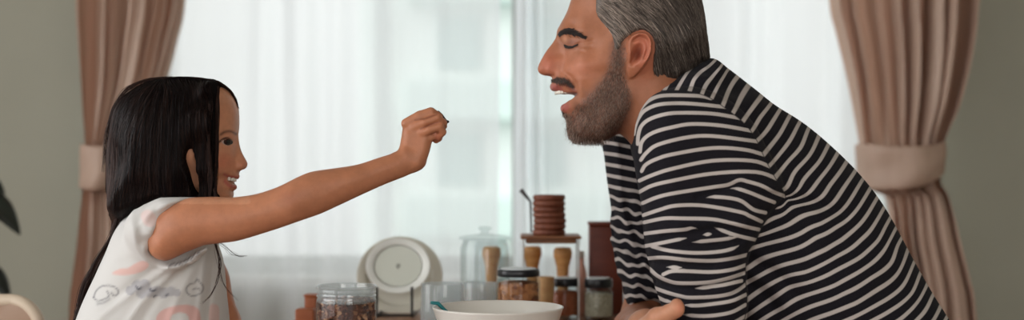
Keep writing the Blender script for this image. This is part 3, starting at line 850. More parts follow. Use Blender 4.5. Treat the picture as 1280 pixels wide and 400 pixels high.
def others():
    # glass cookie jar
    Y = 2.64; gl = thin_glass('cookie_jar_glass', (247, 250, 250), 1.4, 0.06, .06)
    base = 200 + (CZ - TABLE_Z) * FP / Y
    R = mm(Y, 31); z = lambda py: mm(Y, base - py)
    r = empty('cookie_jar', at(606, Y), 'round glass cookie jar with a knobbed glass lid, behind the clear tumblers', 'jar')
    part(MB().lathe([(0.001, 0), (R * .9, 0), (R, .008), (R, z(310)), (R * .9, z(303)), (R * .88, z(300)), (R * .85, z(300)), (R * .87, z(304)), (R * .96, z(311)), (R * .96, .01), (0.001, .008)], 56), 'jar_body', gl, r)
    l = MB().lathe([(0.001, z(298.5)), (R * 1.02, z(299)), (R * 1.06, z(297.5)), (R * 1.02, z(296)), (R * .8, z(294.5)), (R * .3, z(292.5)), (R * .16, z(291)), (R * .15, z(289)), (R * .25, z(287)), (R * .27, z(285)), (R * .2, z(283)), (0.001, z(282.5))], 56)
    part(l, 'lid', gl, r)
    ck = simple('cookie_dough', (205, 160, 104), .8, .15, 60, .2)
    pr = [(0.001, 0), (.017, 0), (.019, .002), (.0185, .004), (.014, .0062), (0.001, .0072)]
    src = MB().lathe(pr, 24).build('cookie', ck, None, angle=0); rr = random.Random(2); k = 0
    x0, y0, _ = at(606, Y)
    names = {0: 'front left', 1: 'front right', 2: 'back'}
    for i, (dx, dy) in enumerate(((-.021, -.014), (.021, -.012), (0, .022))):
        for j in range(6):
            o = src if k == 0 else src.copy()
            if k: COL.objects.link(o)
            o.location = (x0 + dx + rr.uniform(-.001, .001), y0 + dy, TABLE_Z + .0102 + j * .0073)
            k += 1
            tag(o, 'round golden cookie in one of the piles inside the glass cookie jar', 'cookie', 'cookies piled in the glass cookie jar')
    # tan wooden cup between the nut jar and the spice jar
    Y = 2.56; w = wood('cup_wood', (186, 138, 88), (212, 170, 118), 9, (2, 2, 8), .5)
    base = 200 + (CZ - TABLE_Z) * FP / Y; H = mm(Y, base - 346); R = mm(Y, 11)
    tag(MB().lathe([(0.001, 0), (R * .7, 0), (R * .75, .003), (R * .7, .012), (R * .85, H * .4), (R, H * .75), (R * .98, H), (R * .9, H), (R * .9, H * .75), (R * .7, H * .4), (0.001, H * .3)], 32).build('wooden_cup', w, None, loc=at(682, Y)), 'tan wooden cup between the nut jar and the orange-brown spice jar', 'cup')
    # reddish wooden box
    Y = 2.69; w = wood('box_wood', (92, 36, 20), (126, 56, 34), 7, (1, 1, 5), .45)
    base = 200 + (CZ - TABLE_Z) * FP / Y; H = mm(Y, base - 277)
    r = empty('wooden_box', at(757, Y), 'tall dark reddish wooden box standing behind the pale grain jar', 'box')
    W = mm(Y, 42)
    part(MB().box(0, 0, H / 2 - .004, W, .05, H - .008, .003), 'body', w, r)
    part(MB().box(0, 0, H - .004, W + .003, .053, .008, .003), 'lid', w, r)
    # slim pinkish bottle
    Y = 2.66; base = 200 + (CZ - TABLE_Z) * FP / Y; H = mm(Y, base - 314); R = mm(Y, 7)
    r = empty('slim_bottle', at(727, Y), 'slim pinkish bottle standing left of the reddish wooden box', 'bottle')
    part(MB().lathe([(0.001, 0), (R * .9, 0), (R, .003), (R, H * .6), (R * .8, H * .7), (R * .45, H * .8), (R * .42, H * .9), (0.001, H * .9)], 24), 'bottle_body', simple('pink_glaze', (206, 150, 130), .4, .1), r)
    part(MB().lathe([(0.001, H * .9), (R * .5, H * .9), (R * .5, H), (0.001, H)], 20), 'stopper', simple('cork', (196, 180, 165), .7, .1), r)
    # brown stepped wooden holder at the table's left end
    Y = 2.50; base = 200 + (CZ - TABLE_Z) * FP / Y
    w2 = wood('holder_wood', (140, 74, 38), (170, 98, 58), 9, (1, 1, 4), .5)
    r = empty('utensil_holder', at(385, Y), 'stepped brown wooden holder at the left end of the table', 'holder')
    part(MB().box(mm(Y, -1), -.018, mm(Y, base - 384) / 2, mm(Y, 23), .035, mm(Y, base - 384), .003), 'front_box', w2, r)
    part(MB().box(mm(Y, 2.5), .018, mm(Y, base - 371) / 2, mm(Y, 15), .03, mm(Y, base - 371), .003), 'back_box', w2, r)
    part(MB().box(mm(Y, 2.5), .018, mm(Y, base - 370) , mm(Y, 17), .033, .004, .0015), 'lid', w2, r)

def chair():
    Y = 2.38
    w = simple('chair_shell', (158, 130, 108), .5, .06, 10); ed = simple('chair_edge', (206, 190, 168), .45, .04); lg = wood('chair_leg_wood', (150, 112, 80), (182, 142, 104), 8, (2, 2, 10))
    xr = (58 - 640) / FP * Y; W = 0.44; xc = xr - W / 2
    r = empty('dining_chair', (xc, Y + .2, 0), 'light tan chair with a pale-edged backrest, behind the girl', 'chair')
    ztop = CZ - (373.5 - 200) / FP * Y
    def shell(edge):
        m = MB(); n = 28; v = []; 
        out = []
        r0 = 0.05; hx = W / 2; zb = 0.50; off = 0.006 if edge else 0
        for (cx, cz, a0) in ((hx - r0, ztop - r0, 0), (-hx + r0, ztop - r0, 90)):
            for k in range(9):
                a = math.radians(a0 + 90 * k / 8); out.append((cx + r0 * math.cos(a), cz + r0 * math.sin(a)))
        out += [(-hx + .03, zb), (hx - .03, zb)]
        return out
    pts = shell(False)
    yb = lambda x, z: -.2 - .035 * (z - .5) / .3 + 0.035 * (1 - (x / (W / 2)) ** 2) 
    # panel with dished section
    m = MB(); n = len(pts); cxm, czm = 0, .66
    rings = []
    for s_, t_ in ((0.0, -.009), (.5, -.009), (.97, -.009), (1, -.006), (1, .006), (.97, .009), (.5, .009), (0.0, .009)):
        rings.append([((cxm + (x - cxm) * s_), yb(cxm + (x - cxm) * s_, czm + (z - czm) * s_) + t_, czm + (z - czm) * s_) for x, z in pts])
    v = [p for q in rings for p in q]; f = []
    for i in range(len(rings) - 1):
        for j in range(n): f.append((i * n + j, i * n + (j + 1) % n, (i + 1) * n + (j + 1) % n, (i + 1) * n + j))
    m.add(v, f); part(m, 'backrest', w, r, angle=60)
    P = [(x, yb(x, z), z) for x, z in pts[:18]]; P = [(W / 2 - .03, yb(.2, .5), .5)] + P + [(-W / 2 + .03, yb(.2, .5), .5)]
    part(MB().tube(P, .0105, 10), 'edge_trim', ed, r, angle=0)
    part(MB().box(0, .0, .455, W - .02, .42, .035, .015), 'seat', w, r)
    part(MB().box(0, -.195, .49, .12, .02, .1, .004), 'back_bracket', lg, r)
    for sx in (-1, 1):
        for sy in (-1, 1):
            part(MB().tube([(sx * .17, sy * .16, .44), (sx * .2, sy * .2, 0)], [.018, .012], 12), 'leg', lg, r)

def plant():
    Y = 3.2
    lf = Mat('rubber_leaf'); lf.set(rough=.35); c = srgb(26, 32, 26); lf.col2(c, tuple(x * 1.7 for x in c), lf.noise(20))
    x, y, z = PX(-42, 400, Y)
    r = empty('rubber_plant', (x, Y, 0), 'dark-leaved potted plant against the wall left of the girl', 'plant')
    part(MB().lathe([(0.001, 0), (.11, 0), (.12, .01), (.15, .28), (.155, .30), (.14, .30), (.135, .27), (.001, .26)], 40), 'pot', simple('pot_clay', (120, 110, 100), .7), r)
    st = simple('plant_stem', (60, 48, 36), .7)
    part(MB().tube([(0, 0, .25), (.01, 0, .6), (-.01, .01, .9), (.01, 0, 1.25)], [.011, .009, .007, .004], 8), 'stem', st, r)
    def leaf(base, tip, wd, droop):
        b = Vector(base); t = Vector(tip); L = (t - b).length; d = (t - b).normalized(); side = d.cross(Vector((.35, -.55, .75))).normalized(); up = side.cross(d)
        n = 14; v = []; f = []
        for i in range(n + 1):
            s = i / n; w = wd * math.sin(PI * min(1, s * .98 + .01)) ** .75 * (1 - .25 * s); c = b + d * (L * s) + up * (droop * math.sin(PI * s))
            for k, q in enumerate((-1, -.5, 0, .5, 1)):
                p = c + side * (w * q) + up * (abs(q) * w * .35)
                v.append(tuple(p)); 
            for k, q in enumerate((1, .5, 0, -.5, -1)):
                p = c + side * (w * q) + up * (abs(q) * w * .35 - .0018); v.append(tuple(p))
        for i in range(n):
            for k in range(10): f.append((i * 10 + k, i * 10 + (k + 1) % 10, (i + 1) * 10 + (k + 1) % 10, (i + 1) * 10 + k))
        part(MB().add(v, f), 'leaf', lf.m, r, angle=0)
    T = lambda px, py, Yy: tuple(Vector(PX(px, py, Yy)) - Vector((x, Y, 0)))
    leaf((.0, 0, .93), T(25, 293, 3.15), .040, .040)
    leaf((.0, 0, .99), T(6, 243, 3.18), .033, .01)
    leaf((.0, 0, .80), T(13, 374, 3.2), .034, .02)
    leaf((0, 0, 1.1), T(-20, 92, 3.25), .03, .01)
    leaf((0, 0, 1.2), T(-60, 40, 3.25), .03, .01)
    leaf((0, 0, .85), T(-110, 330, 3.12), .035, .02)
    leaf((0, 0, 1.02), T(-120, 200, 3.25), .035, .02)
    leaf((0, 0, .7), T(-20, 440, 3.25), .03, .02)
# ================================================================== people: shared
def rbf_index(lines, X, Y):
    """thin plate interpolation of numbered traced lines; returns a function of picture measures"""
    P = []; v = []
    for idx, pts in lines:
        for p in pts: P.append(p); v.append(idx)
    P = np.array(P, float) / 100; v = np.array(v, float); n = len(P)
    def ker(a, b):
        r2 = ((a[:, None] - b[None]) ** 2).sum(-1); return 0.5 * r2 * np.log(r2 + 1e-9)
    K = ker(P, P) + np.eye(n) * 1e-3; T = np.hstack([np.ones((n, 1)), P])
    A = np.block([[K, T], [T.T, np.zeros((3, 3))]]); s = np.linalg.solve(A, np.concatenate([v, np.zeros(3)]))
    Q = np.stack([X, Y], 1) / 100; out = np.zeros(len(Q))
    for i in range(0, len(Q), 20000):
        q = Q[i:i + 20000]; out[i:i + 20000] = ker(q, P) @ s[:n] + s[n] + q @ s[n + 1:]
    return out

def proj(V, yc=None):
    """where a point of the near half is seen; the far half mirrors the near one"""
    Y = V[:, 1] if yc is None else np.where(V[:, 1] > yc, 2 * yc - V[:, 1], V[:, 1])
    return 640 + V[:, 0] / Y * FP, 200 - (V[:, 2] - CZ) / Y * FP

def skin_material(name, rough=0.5):
    M = Mat(name); M.set(rough=rough, sss=0.12, spec=0.35)
    M.b.inputs['Subsurface Radius'].default_value = (1, .35, .2); M.b.inputs['Subsurface Scale'].default_value = 0.006
    a = M.node('ShaderNodeAttribute'); a.attribute_name = 'painted_color'
    nz = M.noise(60, 5, .65)
    f = M.math('MULTIPLY_ADD', nz, 0.5, 0.75)
    vm = M.node('ShaderNodeVectorMath', operation='SCALE'); M.lk(a.outputs['Color'], vm.inputs[0]); M.lk(f, vm.inputs['Scale'])
    M.lk(vm.outputs[0], M.b.inputs['Base Color'])
    M.bump(M.noise(420, 3, .6), 0.22, 0.0012)
    return M.m

def hair_material(name, dark, light, rough=0.45):
    M = Mat(name); M.set(rough=rough, spec=0.45)
    a = M.node('ShaderNodeAttribute'); a.attribute_name = 'shade'
    M.lk(M.mixc(a.outputs['Fac'], srgb(*dark), srgb(*light)), M.b.inputs['Base Color'])
    return M.m

def gauss(px, py, cx, cy, sx, sy, ang=0):
    a = math.radians(ang); dx = px - cx; dy = py - cy
    u = dx * math.cos(a) + dy * math.sin(a); v = -dx * math.sin(a) + dy * math.cos(a)
    return np.exp(-0.5 * ((u / sx) ** 2 + (v / sy) ** 2))

class Head:
    """side measured head: outline and half width maps, usable as field and as a surface for hair"""
    def __init__(s, poly, Y, A, R, bumps=None, k=0.006):
        s.Y = Y; s.poly = to_xz(poly, Y); s.pc = cr(s.poly); s.Actrl = A; s.Rctrl = R; s.bumps = bumps
    def A(s, X, Z):
        a = blend(s.Actrl, s.Y, X, Z)
        if s.bumps is not None:
            k = FP / s.Y; a = a + s.bumps(640 + X * k, 200 - (Z - CZ) * k)
        return a
    def R(s, X, Z): return blend(s.Rctrl, s.Y, X, Z)
    def half(s, X, Z):
        sd = sdf2(s.pc, X, Z); t = np.clip(1 + sd / s.R(X, Z), 0, 1)
        return s.A(X, Z) * np.sqrt(1 - t * t), sd

def orient(V, F):
    """make the faces look outwards"""
    a, b, c = V[F[:, 0]], V[F[:, 1]], V[F[:, 2]]
    vol = np.einsum('ij,ij->i', a, np.cross(b, c)).sum()
    return F if vol > 0 else F[:, ::-1].copy()

# ================================================================== the man
MY = 2.12
M_FACE = [(724, -28), (716, -10), (713, 2), (708, 16), (700, 31), (696.5, 38), (697, 45), (701, 54), (703, 64), (702, 77), (697, 89), (692.5, 96), (690.5, 101), (689.5, 106), (691, 111), (695, 115), (701, 121), (704.5, 128), (703.2, 133), (703.5, 139), (707, 145), (709.2, 152), (709, 160), (710.5, 168), (715, 174), (724, 177), (738, 177.5), (752, 177), (768, 170), (790, 152), (812, 132), (836, 110), (858, 84), (872, 55), (876, 25), (872, -5), (858, -30), (832, -48), (795, -56), (755, -48)]
def m_near(x, y, d): f = (MY - d) / MY; return 640 + (x - 640) * f, 200 + (y - 200) * f
def man_bumps(px, py, ear=True):
    b = 0
    g = lambda x, y, sx, sy, am, ang=0, d=.06: am * gauss(px, py, *m_near(x, y, d), sx, sy, ang)
    b = b + g(709, 37, 9, 4.5, .0045, 12, .045)          # brow
    b = b - g(707, 49, 5, 4, .0060, 0, .04)              # inner socket
    b = b - g(720, 47, 8, 4, .0020)
    b = b + g(714, 54, 6, 4.2, .0055, 0, .05)            # eyeball under the lid
    b = b + g(738, 75, 14, 11, .0050)                    # cheekbone
    b = b + g(722, 84, 10, 12, .0045, 20)                # laughing cheek
    b = b - g(748, 112, 12, 14, .002)
    b = b - g(745, 30, 14, 14, .0020)                    # temple
    b = b + g(770, 150, 16, 10, .003)
    # fold from nose to mouth corner, laughter lines at the eye
    def line(pts, w, am, d=.055):
        q = cr([m_near(x, y, d) for x, y in pts], False)
        return am * np.exp(-0.5 * (seg_dist(q, px, py) / w) ** 2)
    b = b - line([(703, 88), (712, 94), (718, 104), (722, 117)], 1.6, .0042)
    b = b + line([(709, 88), (718, 94), (724, 104), (728, 117)], 2.6, .0028)
    b = b - line([(723, 55), (732, 53.5), (741, 51)], 1.2, .0026)
    b = b - line([(723, 57.5), (731, 58.5), (739, 58.5)], 1.2, .0024)
    b = b - line([(712, 61), (720, 62), (730, 65)], 1.3, .0022)
    b = b - line([(708, 52), (714, 55.5), (721, 55.5), (726, 53)], 1.1, .0024)   # closed lids
    if not ear: return b
    # ear: raised shell with rim, hollow and lobe
    e = lambda x, y: m_near(x, y, .088)
    out = cr([e(*p) for p in [(784, 60), (785, 50), (791, 43), (800, 40), (809, 42), (814.5, 50), (815.5, 61), (812, 73), (806, 83), (799, 92), (792, 97), (787, 96), (785, 90), (786, 82), (786, 72)]])
    sd = sdf2(out, px, py)
    lift = np.clip(-sd / 1.5, 0, 1)
    back = np.clip((px - e(782, 0)[0]) / 28, 0, 1)
    rel = 0.002 + 0.0155 * back ** .8
    rim = np.exp(-0.5 * ((sd + 2.6) / 1.7) ** 2) * .0035 * np.clip((e(0, 88)[1] - py) / 12, 0, 1)
    c1 = gauss(px, py, *e(800, 60), 4.6, 7.5, 18) * .0095; c2 = gauss(px, py, *e(795, 71), 4.0, 6.0, 25) * .0135 + gauss(px, py, *e(790, 77.5), 1.8, 3.0, 20) * .006
    c3 = np.exp(-0.5 * (seg_dist(cr([e(*p) for p in [(793, 50), (801, 46), (809, 52), (810, 62), (806, 72)]], False), px, py) / 1.5) ** 2) * .0048
    anti = np.exp(-0.5 * (seg_dist(cr([e(*p) for p in [(798, 53), (804, 56), (805, 65), (801, 75), (796, 80)]], False), px, py) / 1.7) ** 2) * .0035
    tr = gauss(px, py, *e(788, 69), 2.4, 4.5) * .005
    b = b + lift * (rel + rim - c1 - c2 - c3 + anti) + tr
    return b
M_HEAD_CTRL = (M_FACE, MY,
    [(800, 0, .079, 40), (800, 45, .079, 26), (850, 30, .074, 26), (750, -5, .073, 20), (745, 35, .066, 14), (735, 65, .066, 12), (760, 70, .071), (716, 60, .058, 9), (708, 38, .058, 9), (720, 10, .066), (750, 110, .064), (728, 120, .056, 10), (708, 110, .046, 9), (730, 160, .046, 14), (714, 150, .040, 10), (712, 165, .036, 8), (765, 145, .060), (790, 120, .064), (840, 90, .062), (780, 165, .050)],
    [(705, 20, .070), (700, 45, .060, 9), (702, 65, .060), (693, 102, .046, 9), (706, 140, .040), (712, 168, .032), (740, 176, .026), (775, 165, .035), (760, 60, .085), (800, 0, .090, 30), (840, -40, .080), (868, 30, .085), (850, 90, .060)])
M_HEAD = Head(*M_HEAD_CTRL, man_bumps)
M_SKULL = Head(*M_HEAD_CTRL, lambda a, b: man_bumps(a, b, False))

S_POLY = [(885, 73), (905, 83.5), (925, 98), (960, 127), (1000, 153), (1035, 182), (1072, 219), (1100, 256), (1125, 301), (1142, 332), (1163, 368), (1184, 402), (1204, 445), (1218, 500), (1215, 560), (1150, 600), (1080, 600), (1020, 575), (985, 540), (955, 490), (930, 440), (900, 400), (862, 350), (835, 300), (815, 255), (798, 215), (790, 190), (789, 172), (792, 155), (798, 138), (808, 121), (822, 107), (838, 97.5), (856, 89)]
S_A = [(838, 104, .078, 9), (800, 140, .078, 10), (870, 88, .085, 9), (792, 180, .09, 10), (860, 112, .112, 14), (905, 100, .115, 14), (880, 150, .165, 18), (940, 150, .165, 18), (1000, 200, .185, 30), (960, 300, .18, 40), (1060, 300, .175, 40), (1100, 380, .165, 40), (1100, 480, .165, 40), (900, 250, .17, 30), (1150, 560, .16)]
S_R = [(838, 98, .018, 9), (800, 135, .018, 9), (790, 170, .02, 9), (866, 88, .022, 7), (890, 78, .05, 8), (930, 105, .11, 14), (1000, 160, .15), (1060, 220, .15), (1120, 310, .15), (1180, 410, .15), (1000, 300, .16, 40), (900, 400, .10), (840, 290, .08), (1100, 560, .06)]
SLEEVE = [(793, 168), (796, 150), (803, 134), (815, 120), (832, 112), (850, 108), (872, 109), (898, 118), (920, 132), (942, 155), (960, 190), (979, 232), (975, 250), (962, 266), (951, 284), (942, 304), (935, 322), (933, 350), (935, 375), (931, 402), (918, 440), (896, 466), (866, 466), (846, 440), (836, 410), (828, 385), (822, 368), (816, 350), (812, 332), (807, 312), (804, 285), (801, 252), (796, 225), (792, 195)]
SEAM = [(795, 152), (800, 138), (810, 122), (820, 114.5), (840, 113), (860, 114), (878, 118.5), (892, 125), (905, 134), (928, 152), (944, 172), (957, 200), (970, 224), (982, 247), (968, 262), (953, 283), (945, 301), (934, 318), (932, 350), (934, 374), (930, 402), (915, 450), (870, 490), (780, 480), (760, 300), (775, 200)]
FAR = [(753, 173), (770, 165), (800, 170), (835, 200), (848, 260), (842, 330), (836, 378), (812, 375), (797, 378), (783, 382), (780, 368), (777, 350), (770, 332), (767, 312), (763, 280), (764, 262), (759, 227), (755.5, 197)]

TORSO = [(-9, [(848, 87), (838, 100), (831, 112)]), (-8, [(880, 75), (868, 82), (855, 97), (846, 112)]), (-7, [(890, 79), (878, 88), (867, 100), (862, 114)]), (-6, [(900, 85), (889, 98), (877, 119)]), (-5, [(909, 88), (900, 103), (890, 122)]), (-4, [(922, 96), (911, 113), (904, 131)]), (-3, [(936, 106), (926, 122), (917, 140)]), (-2, [(952, 120), (940, 136), (929, 151)]),
 (-1, [(964, 129), (950, 147), (939, 165)]), (0, [(975, 137), (960, 161), (945, 177)]), (1, [(987, 145), (975, 167), (954, 194)]), (2, [(999, 154), (987, 176), (964, 205)]), (3, [(1010, 162), (1001, 184), (985, 202), (971, 219)]), (4, [(1022, 174), (1011, 195), (992, 217), (980, 237)]),
 (5, [(1034, 184), (1024, 202), (1003, 227), (987, 245), (975, 252)]), (6, [(1045, 195), (1020, 230), (1007, 244), (985, 250), (966, 260)]), (7, [(1056, 206), (1037, 232), (1026, 247), (1002, 256), (977, 269), (952, 281)]), (8, [(1067, 217), (1050, 242), (1040, 255), (1012, 267), (987, 280), (947, 295)]),
 (9, [(1076, 228), (1060, 254), (1050, 265), (1025, 280), (1002, 291), (957, 305), (935, 312)]), (10, [(1084, 242), (1067, 267), (1045, 284), (1020, 297), (1002, 308), (962, 320), (937, 334)]), (11, [(1092, 255), (1075, 280), (1052, 300), (1032, 312), (987, 329), (962, 338), (932, 354)]), (12, [(1100, 269), (1077, 299), (1047, 320), (1007, 340), (975, 349), (955, 360), (934, 375)]),
 (13, [(1107, 283), (1098, 300), (1076, 321), (1045, 338), (1022, 349), (987, 359), (967, 372), (939, 391)]), (14, [(1114, 297), (1100, 319), (1072, 341), (1045, 356), (1027, 363), (1000, 372), (980, 384), (952, 400)]), (15, [(1122, 307), (1115, 327), (1090, 347), (1055, 367), (1017, 382), (985, 397)]), (16, [(1132, 321), (1122, 342), (1097, 362), (1070, 379), (1040, 391), (1017, 399)]),
 (17, [(1141, 332), (1132, 352), (1107, 375), (1080, 390), (1059, 400)]), (18, [(1149, 345), (1140, 366), (1115, 387), (1092, 400)]), (19, [(1157, 360), (1145, 380), (1124, 400)]), (20, [(1165, 371), (1147, 399)]), (21, [(1174, 387), (1167, 400)]), (22, [(1182, 399)])]
SLV = [[(797, 142), (803, 133), (812, 125), (825, 120), (845, 119), (875, 120), (889, 123)], [(792, 168), (794, 158), (798, 148), (806, 138), (822, 131), (845, 129), (870, 130), (909, 134)],
 [(797, 180), (798, 168), (802, 157), (812, 149), (830, 143), (850, 141), (890, 142), (927, 148)], [(800, 190), (802, 178), (809, 170), (821, 164), (840, 159), (865, 155), (902, 157), (942, 164)],
 [(801, 200), (808, 191), (822, 181), (857, 172), (890, 170), (948, 177)], [(802, 214), (807, 206), (820, 199), (840, 193), (890, 185), (930, 187), (957, 194)], [(799, 226), (815, 219), (840, 211), (890, 201), (940, 201), (967, 210)],
 [(799, 240), (815, 232), (840, 226), (890, 217), (945, 215), (977, 226)], [(803, 254), (820, 247), (840, 242), (890, 234), (910, 231), (924, 225), (935, 227), (952, 232), (967, 240), (983, 246)],
 [(910, 235.5), (922, 236), (938, 241), (955, 248), (968, 253)], [(880, 248), (892, 246), (915, 248), (928, 252), (942, 262), (957, 266)], [(804, 269), (825, 262), (845, 257), (880, 257), (925, 265), (937, 270), (952, 277)],
 [(805, 278), (830, 273), (855, 273), (890, 274), (915, 279), (935, 284), (949, 287)], [(806, 292), (830, 289), (855, 287), (866, 285), (875, 287)], [(890, 283), (900, 287), (920, 294), (945, 300)], [(877, 294), (884, 293), (892, 292)],
 [(804, 308), (820, 305), (845, 300), (862, 297)], [(863, 303), (885, 301), (905, 299), (925, 296)], [(815, 308), (835, 313), (865, 316), (895, 315), (915, 311), (927, 305)], [(809, 323), (830, 322), (860, 325), (890, 326), (915, 323), (936, 318)],
 [(830, 334), (842, 334), (856, 335)], [(829, 343), (840, 339), (860, 339), (890, 340), (915, 337), (933, 331)], [(812, 336), (822, 345), (835, 351), (850, 354), (885, 353), (910, 348), (934, 340)], [(865, 361), (885, 359), (900, 357)], [(873, 360), (890, 358), (905, 356), (927, 351)],
 [(818, 360), (835, 366), (850, 370), (862, 372), (890, 371), (910, 368), (922, 363), (933, 355)], [(821, 371), (832, 376), (845, 378)], [(850, 381), (870, 382), (890, 380), (915, 376), (933, 368)], [(850, 393), (875, 395), (895, 394), (915, 390), (932, 381)], [(850, 407), (875, 409), (895, 408), (915, 404), (932, 395)], [(850, 421), (875, 423), (895, 422), (930, 409)], [(850, 435), (890, 436), (925, 423)], [(855, 449), (890, 450), (920, 437)]]

def xzm(p, Y): return to_xz(p, Y)
SL_Y = 1.955
def shirt_folds(X, Z):
    """creases that push the cloth in and out around the armpit, belly and elbow"""
    k = FP / 1.93; px = 640 + X * k; py = 200 - (Z - CZ) * k
    L = lambda pts, w, a: a * np.exp(-0.5 * (seg_dist(cr(pts, False), px, py) / w) ** 2)
    d = -L([(978, 248), (1010, 250), (1040, 262), (1062, 270)], 5, .007) + L([(990, 238), (1030, 244), (1060, 256)], 6, .003)
    d = d - L([(935, 322), (960, 335), (985, 352), (1000, 372)], 5, .004) + L([(950, 318), (985, 335), (1010, 355)], 6, .003)
    d = d - L([(935, 352), (958, 368), (975, 390)], 4.5, .004) + L([(945, 345), (970, 362), (992, 390)], 5, .003)
    d = d - L([(1000, 330), (1030, 345), (1060, 372)], 7, .002)
    d = d - L(SEAM[3:14], 2.2, .0022)
    return d.astype(np.float32)
def sleeve_folds(X, Z):
    k = FP / 1.90; px = 640 + X * k; py = 200 - (Z - CZ) * k
    L = lambda pts, w, a: a * np.exp(-0.5 * (seg_dist(cr(pts, False), px, py) / w) ** 2)
    d = -L([(975, 244), (950, 240), (925, 231), (895, 241), (870, 247)], 3.0, .0045) + L([(965, 236), (940, 230), (920, 222)], 4, .003)
    d = d - L([(960, 262), (935, 258), (905, 253), (880, 253)], 2.5, .003) + L([(950, 270), (920, 258), (890, 252)], 3, .002)
    d = d - L([(935, 290), (905, 285), (880, 289), (860, 293), (830, 297)], 3.2, .0055) + L([(930, 282), (900, 277), (850, 279)], 4, .0035)
    d = d - L([(925, 301), (890, 306), (860, 306), (825, 314)], 2.6, .0045) + L([(925, 315), (880, 312), (840, 309)], 3.5, .003)
    d = d - L([(812, 328), (835, 331), (860, 332), (890, 333)], 3.2, .0045) + L([(820, 321), (870, 321), (920, 316)], 4, .003)
    d = d - L([(930, 344), (905, 353), (880, 360), (850, 361), (820, 353)], 2.8, .005) + L([(820, 345), (860, 350), (920, 345)], 4, .003)
    d = d - L([(932, 360), (905, 373), (870, 377), (840, 374)], 2.6, .0045)
    d = d + L([(925, 372), (890, 384), (855, 388)], 4, .003) - L([(928, 380), (895, 388), (855, 387)], 2.4, .0025)
    d = d - L([(806, 262), (809, 300), (814, 330)], 3, .002)
    return d.astype(np.float32)
def far_folds(X, Z):
    k = FP / 2.27; px = 640 + X * k; py = 200 - (Z - CZ) * k
    L = lambda pts, w, a: a * np.exp(-0.5 * (seg_dist(cr(pts, False), px, py) / w) ** 2)
    d = 0
    for pts, a in (([(770, 180), (774, 220), (776, 262), (790, 300), (806, 330)], .005), ([(760, 255), (775, 275), (795, 310)], -.005), ([(765, 290), (782, 305), (800, 325)], -.005), ([(768, 318), (790, 330), (806, 340)], -.005),
                   ([(775, 345), (790, 350), (815, 355)], .004), ([(778, 360), (800, 364), (820, 360)], -.003), ([(785, 250), (792, 290), (805, 320)], -.004), ([(765, 300), (780, 318), (800, 335)], .004)):
        d = d + L(pts, 3.2, a)
    return d.astype(np.float32)

def cloth_stripes(name, dark, light):
    M = Mat(name); M.set(rough=0.9, sheen=0.02, spec=.12)
    at_ = lambda n: (lambda a: (setattr(a, 'attribute_name', n), a.outputs['Fac'])[1])(M.node('ShaderNodeAttribute'))
    idx = at_('stripe_index'); ds = at_('sleeve_line'); sel = at_('seam_side')
    fr = M.math('ABSOLUTE', M.math('SUBTRACT', M.math('FRACT', M.math('ADD', idx, 0.5)), 0.5))
    jig = M.noise(700, 2)
    b1 = M.math('SUBTRACT', M.math('MULTIPLY_ADD', fr, -14, 14 * .175 + .5), M.math('MULTIPLY', jig, .35))
    b2 = M.math('SUBTRACT', M.math('MULTIPLY_ADD', ds, -1.2, 2.35 * 1.2 + .5), M.math('MULTIPLY', jig, .25))
    cl = lambda v: M.math('MINIMUM', M.math('MAXIMUM', v, 0), 1)
    s = cl(M.math('MULTIPLY_ADD', sel, 1.2, .5))
    w = M.math('ADD', M.math('MULTIPLY', cl(b1), s), M.math('MULTIPLY', cl(b2), M.math('SUBTRACT', 1, s)))
    seam = cl(M.math('SUBTRACT', 1.1, M.math('ABSOLUTE', sel)))
    nz = M.noise(900, 2)
    c = M.mixc(w, srgb(*dark), srgb(*light))
    c = M.mixc(M.math('MULTIPLY', seam, .8), c, srgb(20, 21, 28))
    c = M.mixc(M.math('MULTIPLY', nz, .25), c, srgb(70, 68, 72))
    M.lk(c, M.b.inputs['Base Color']); M.bump(M.noise(650, 2), .25, .0008)
    return M.m

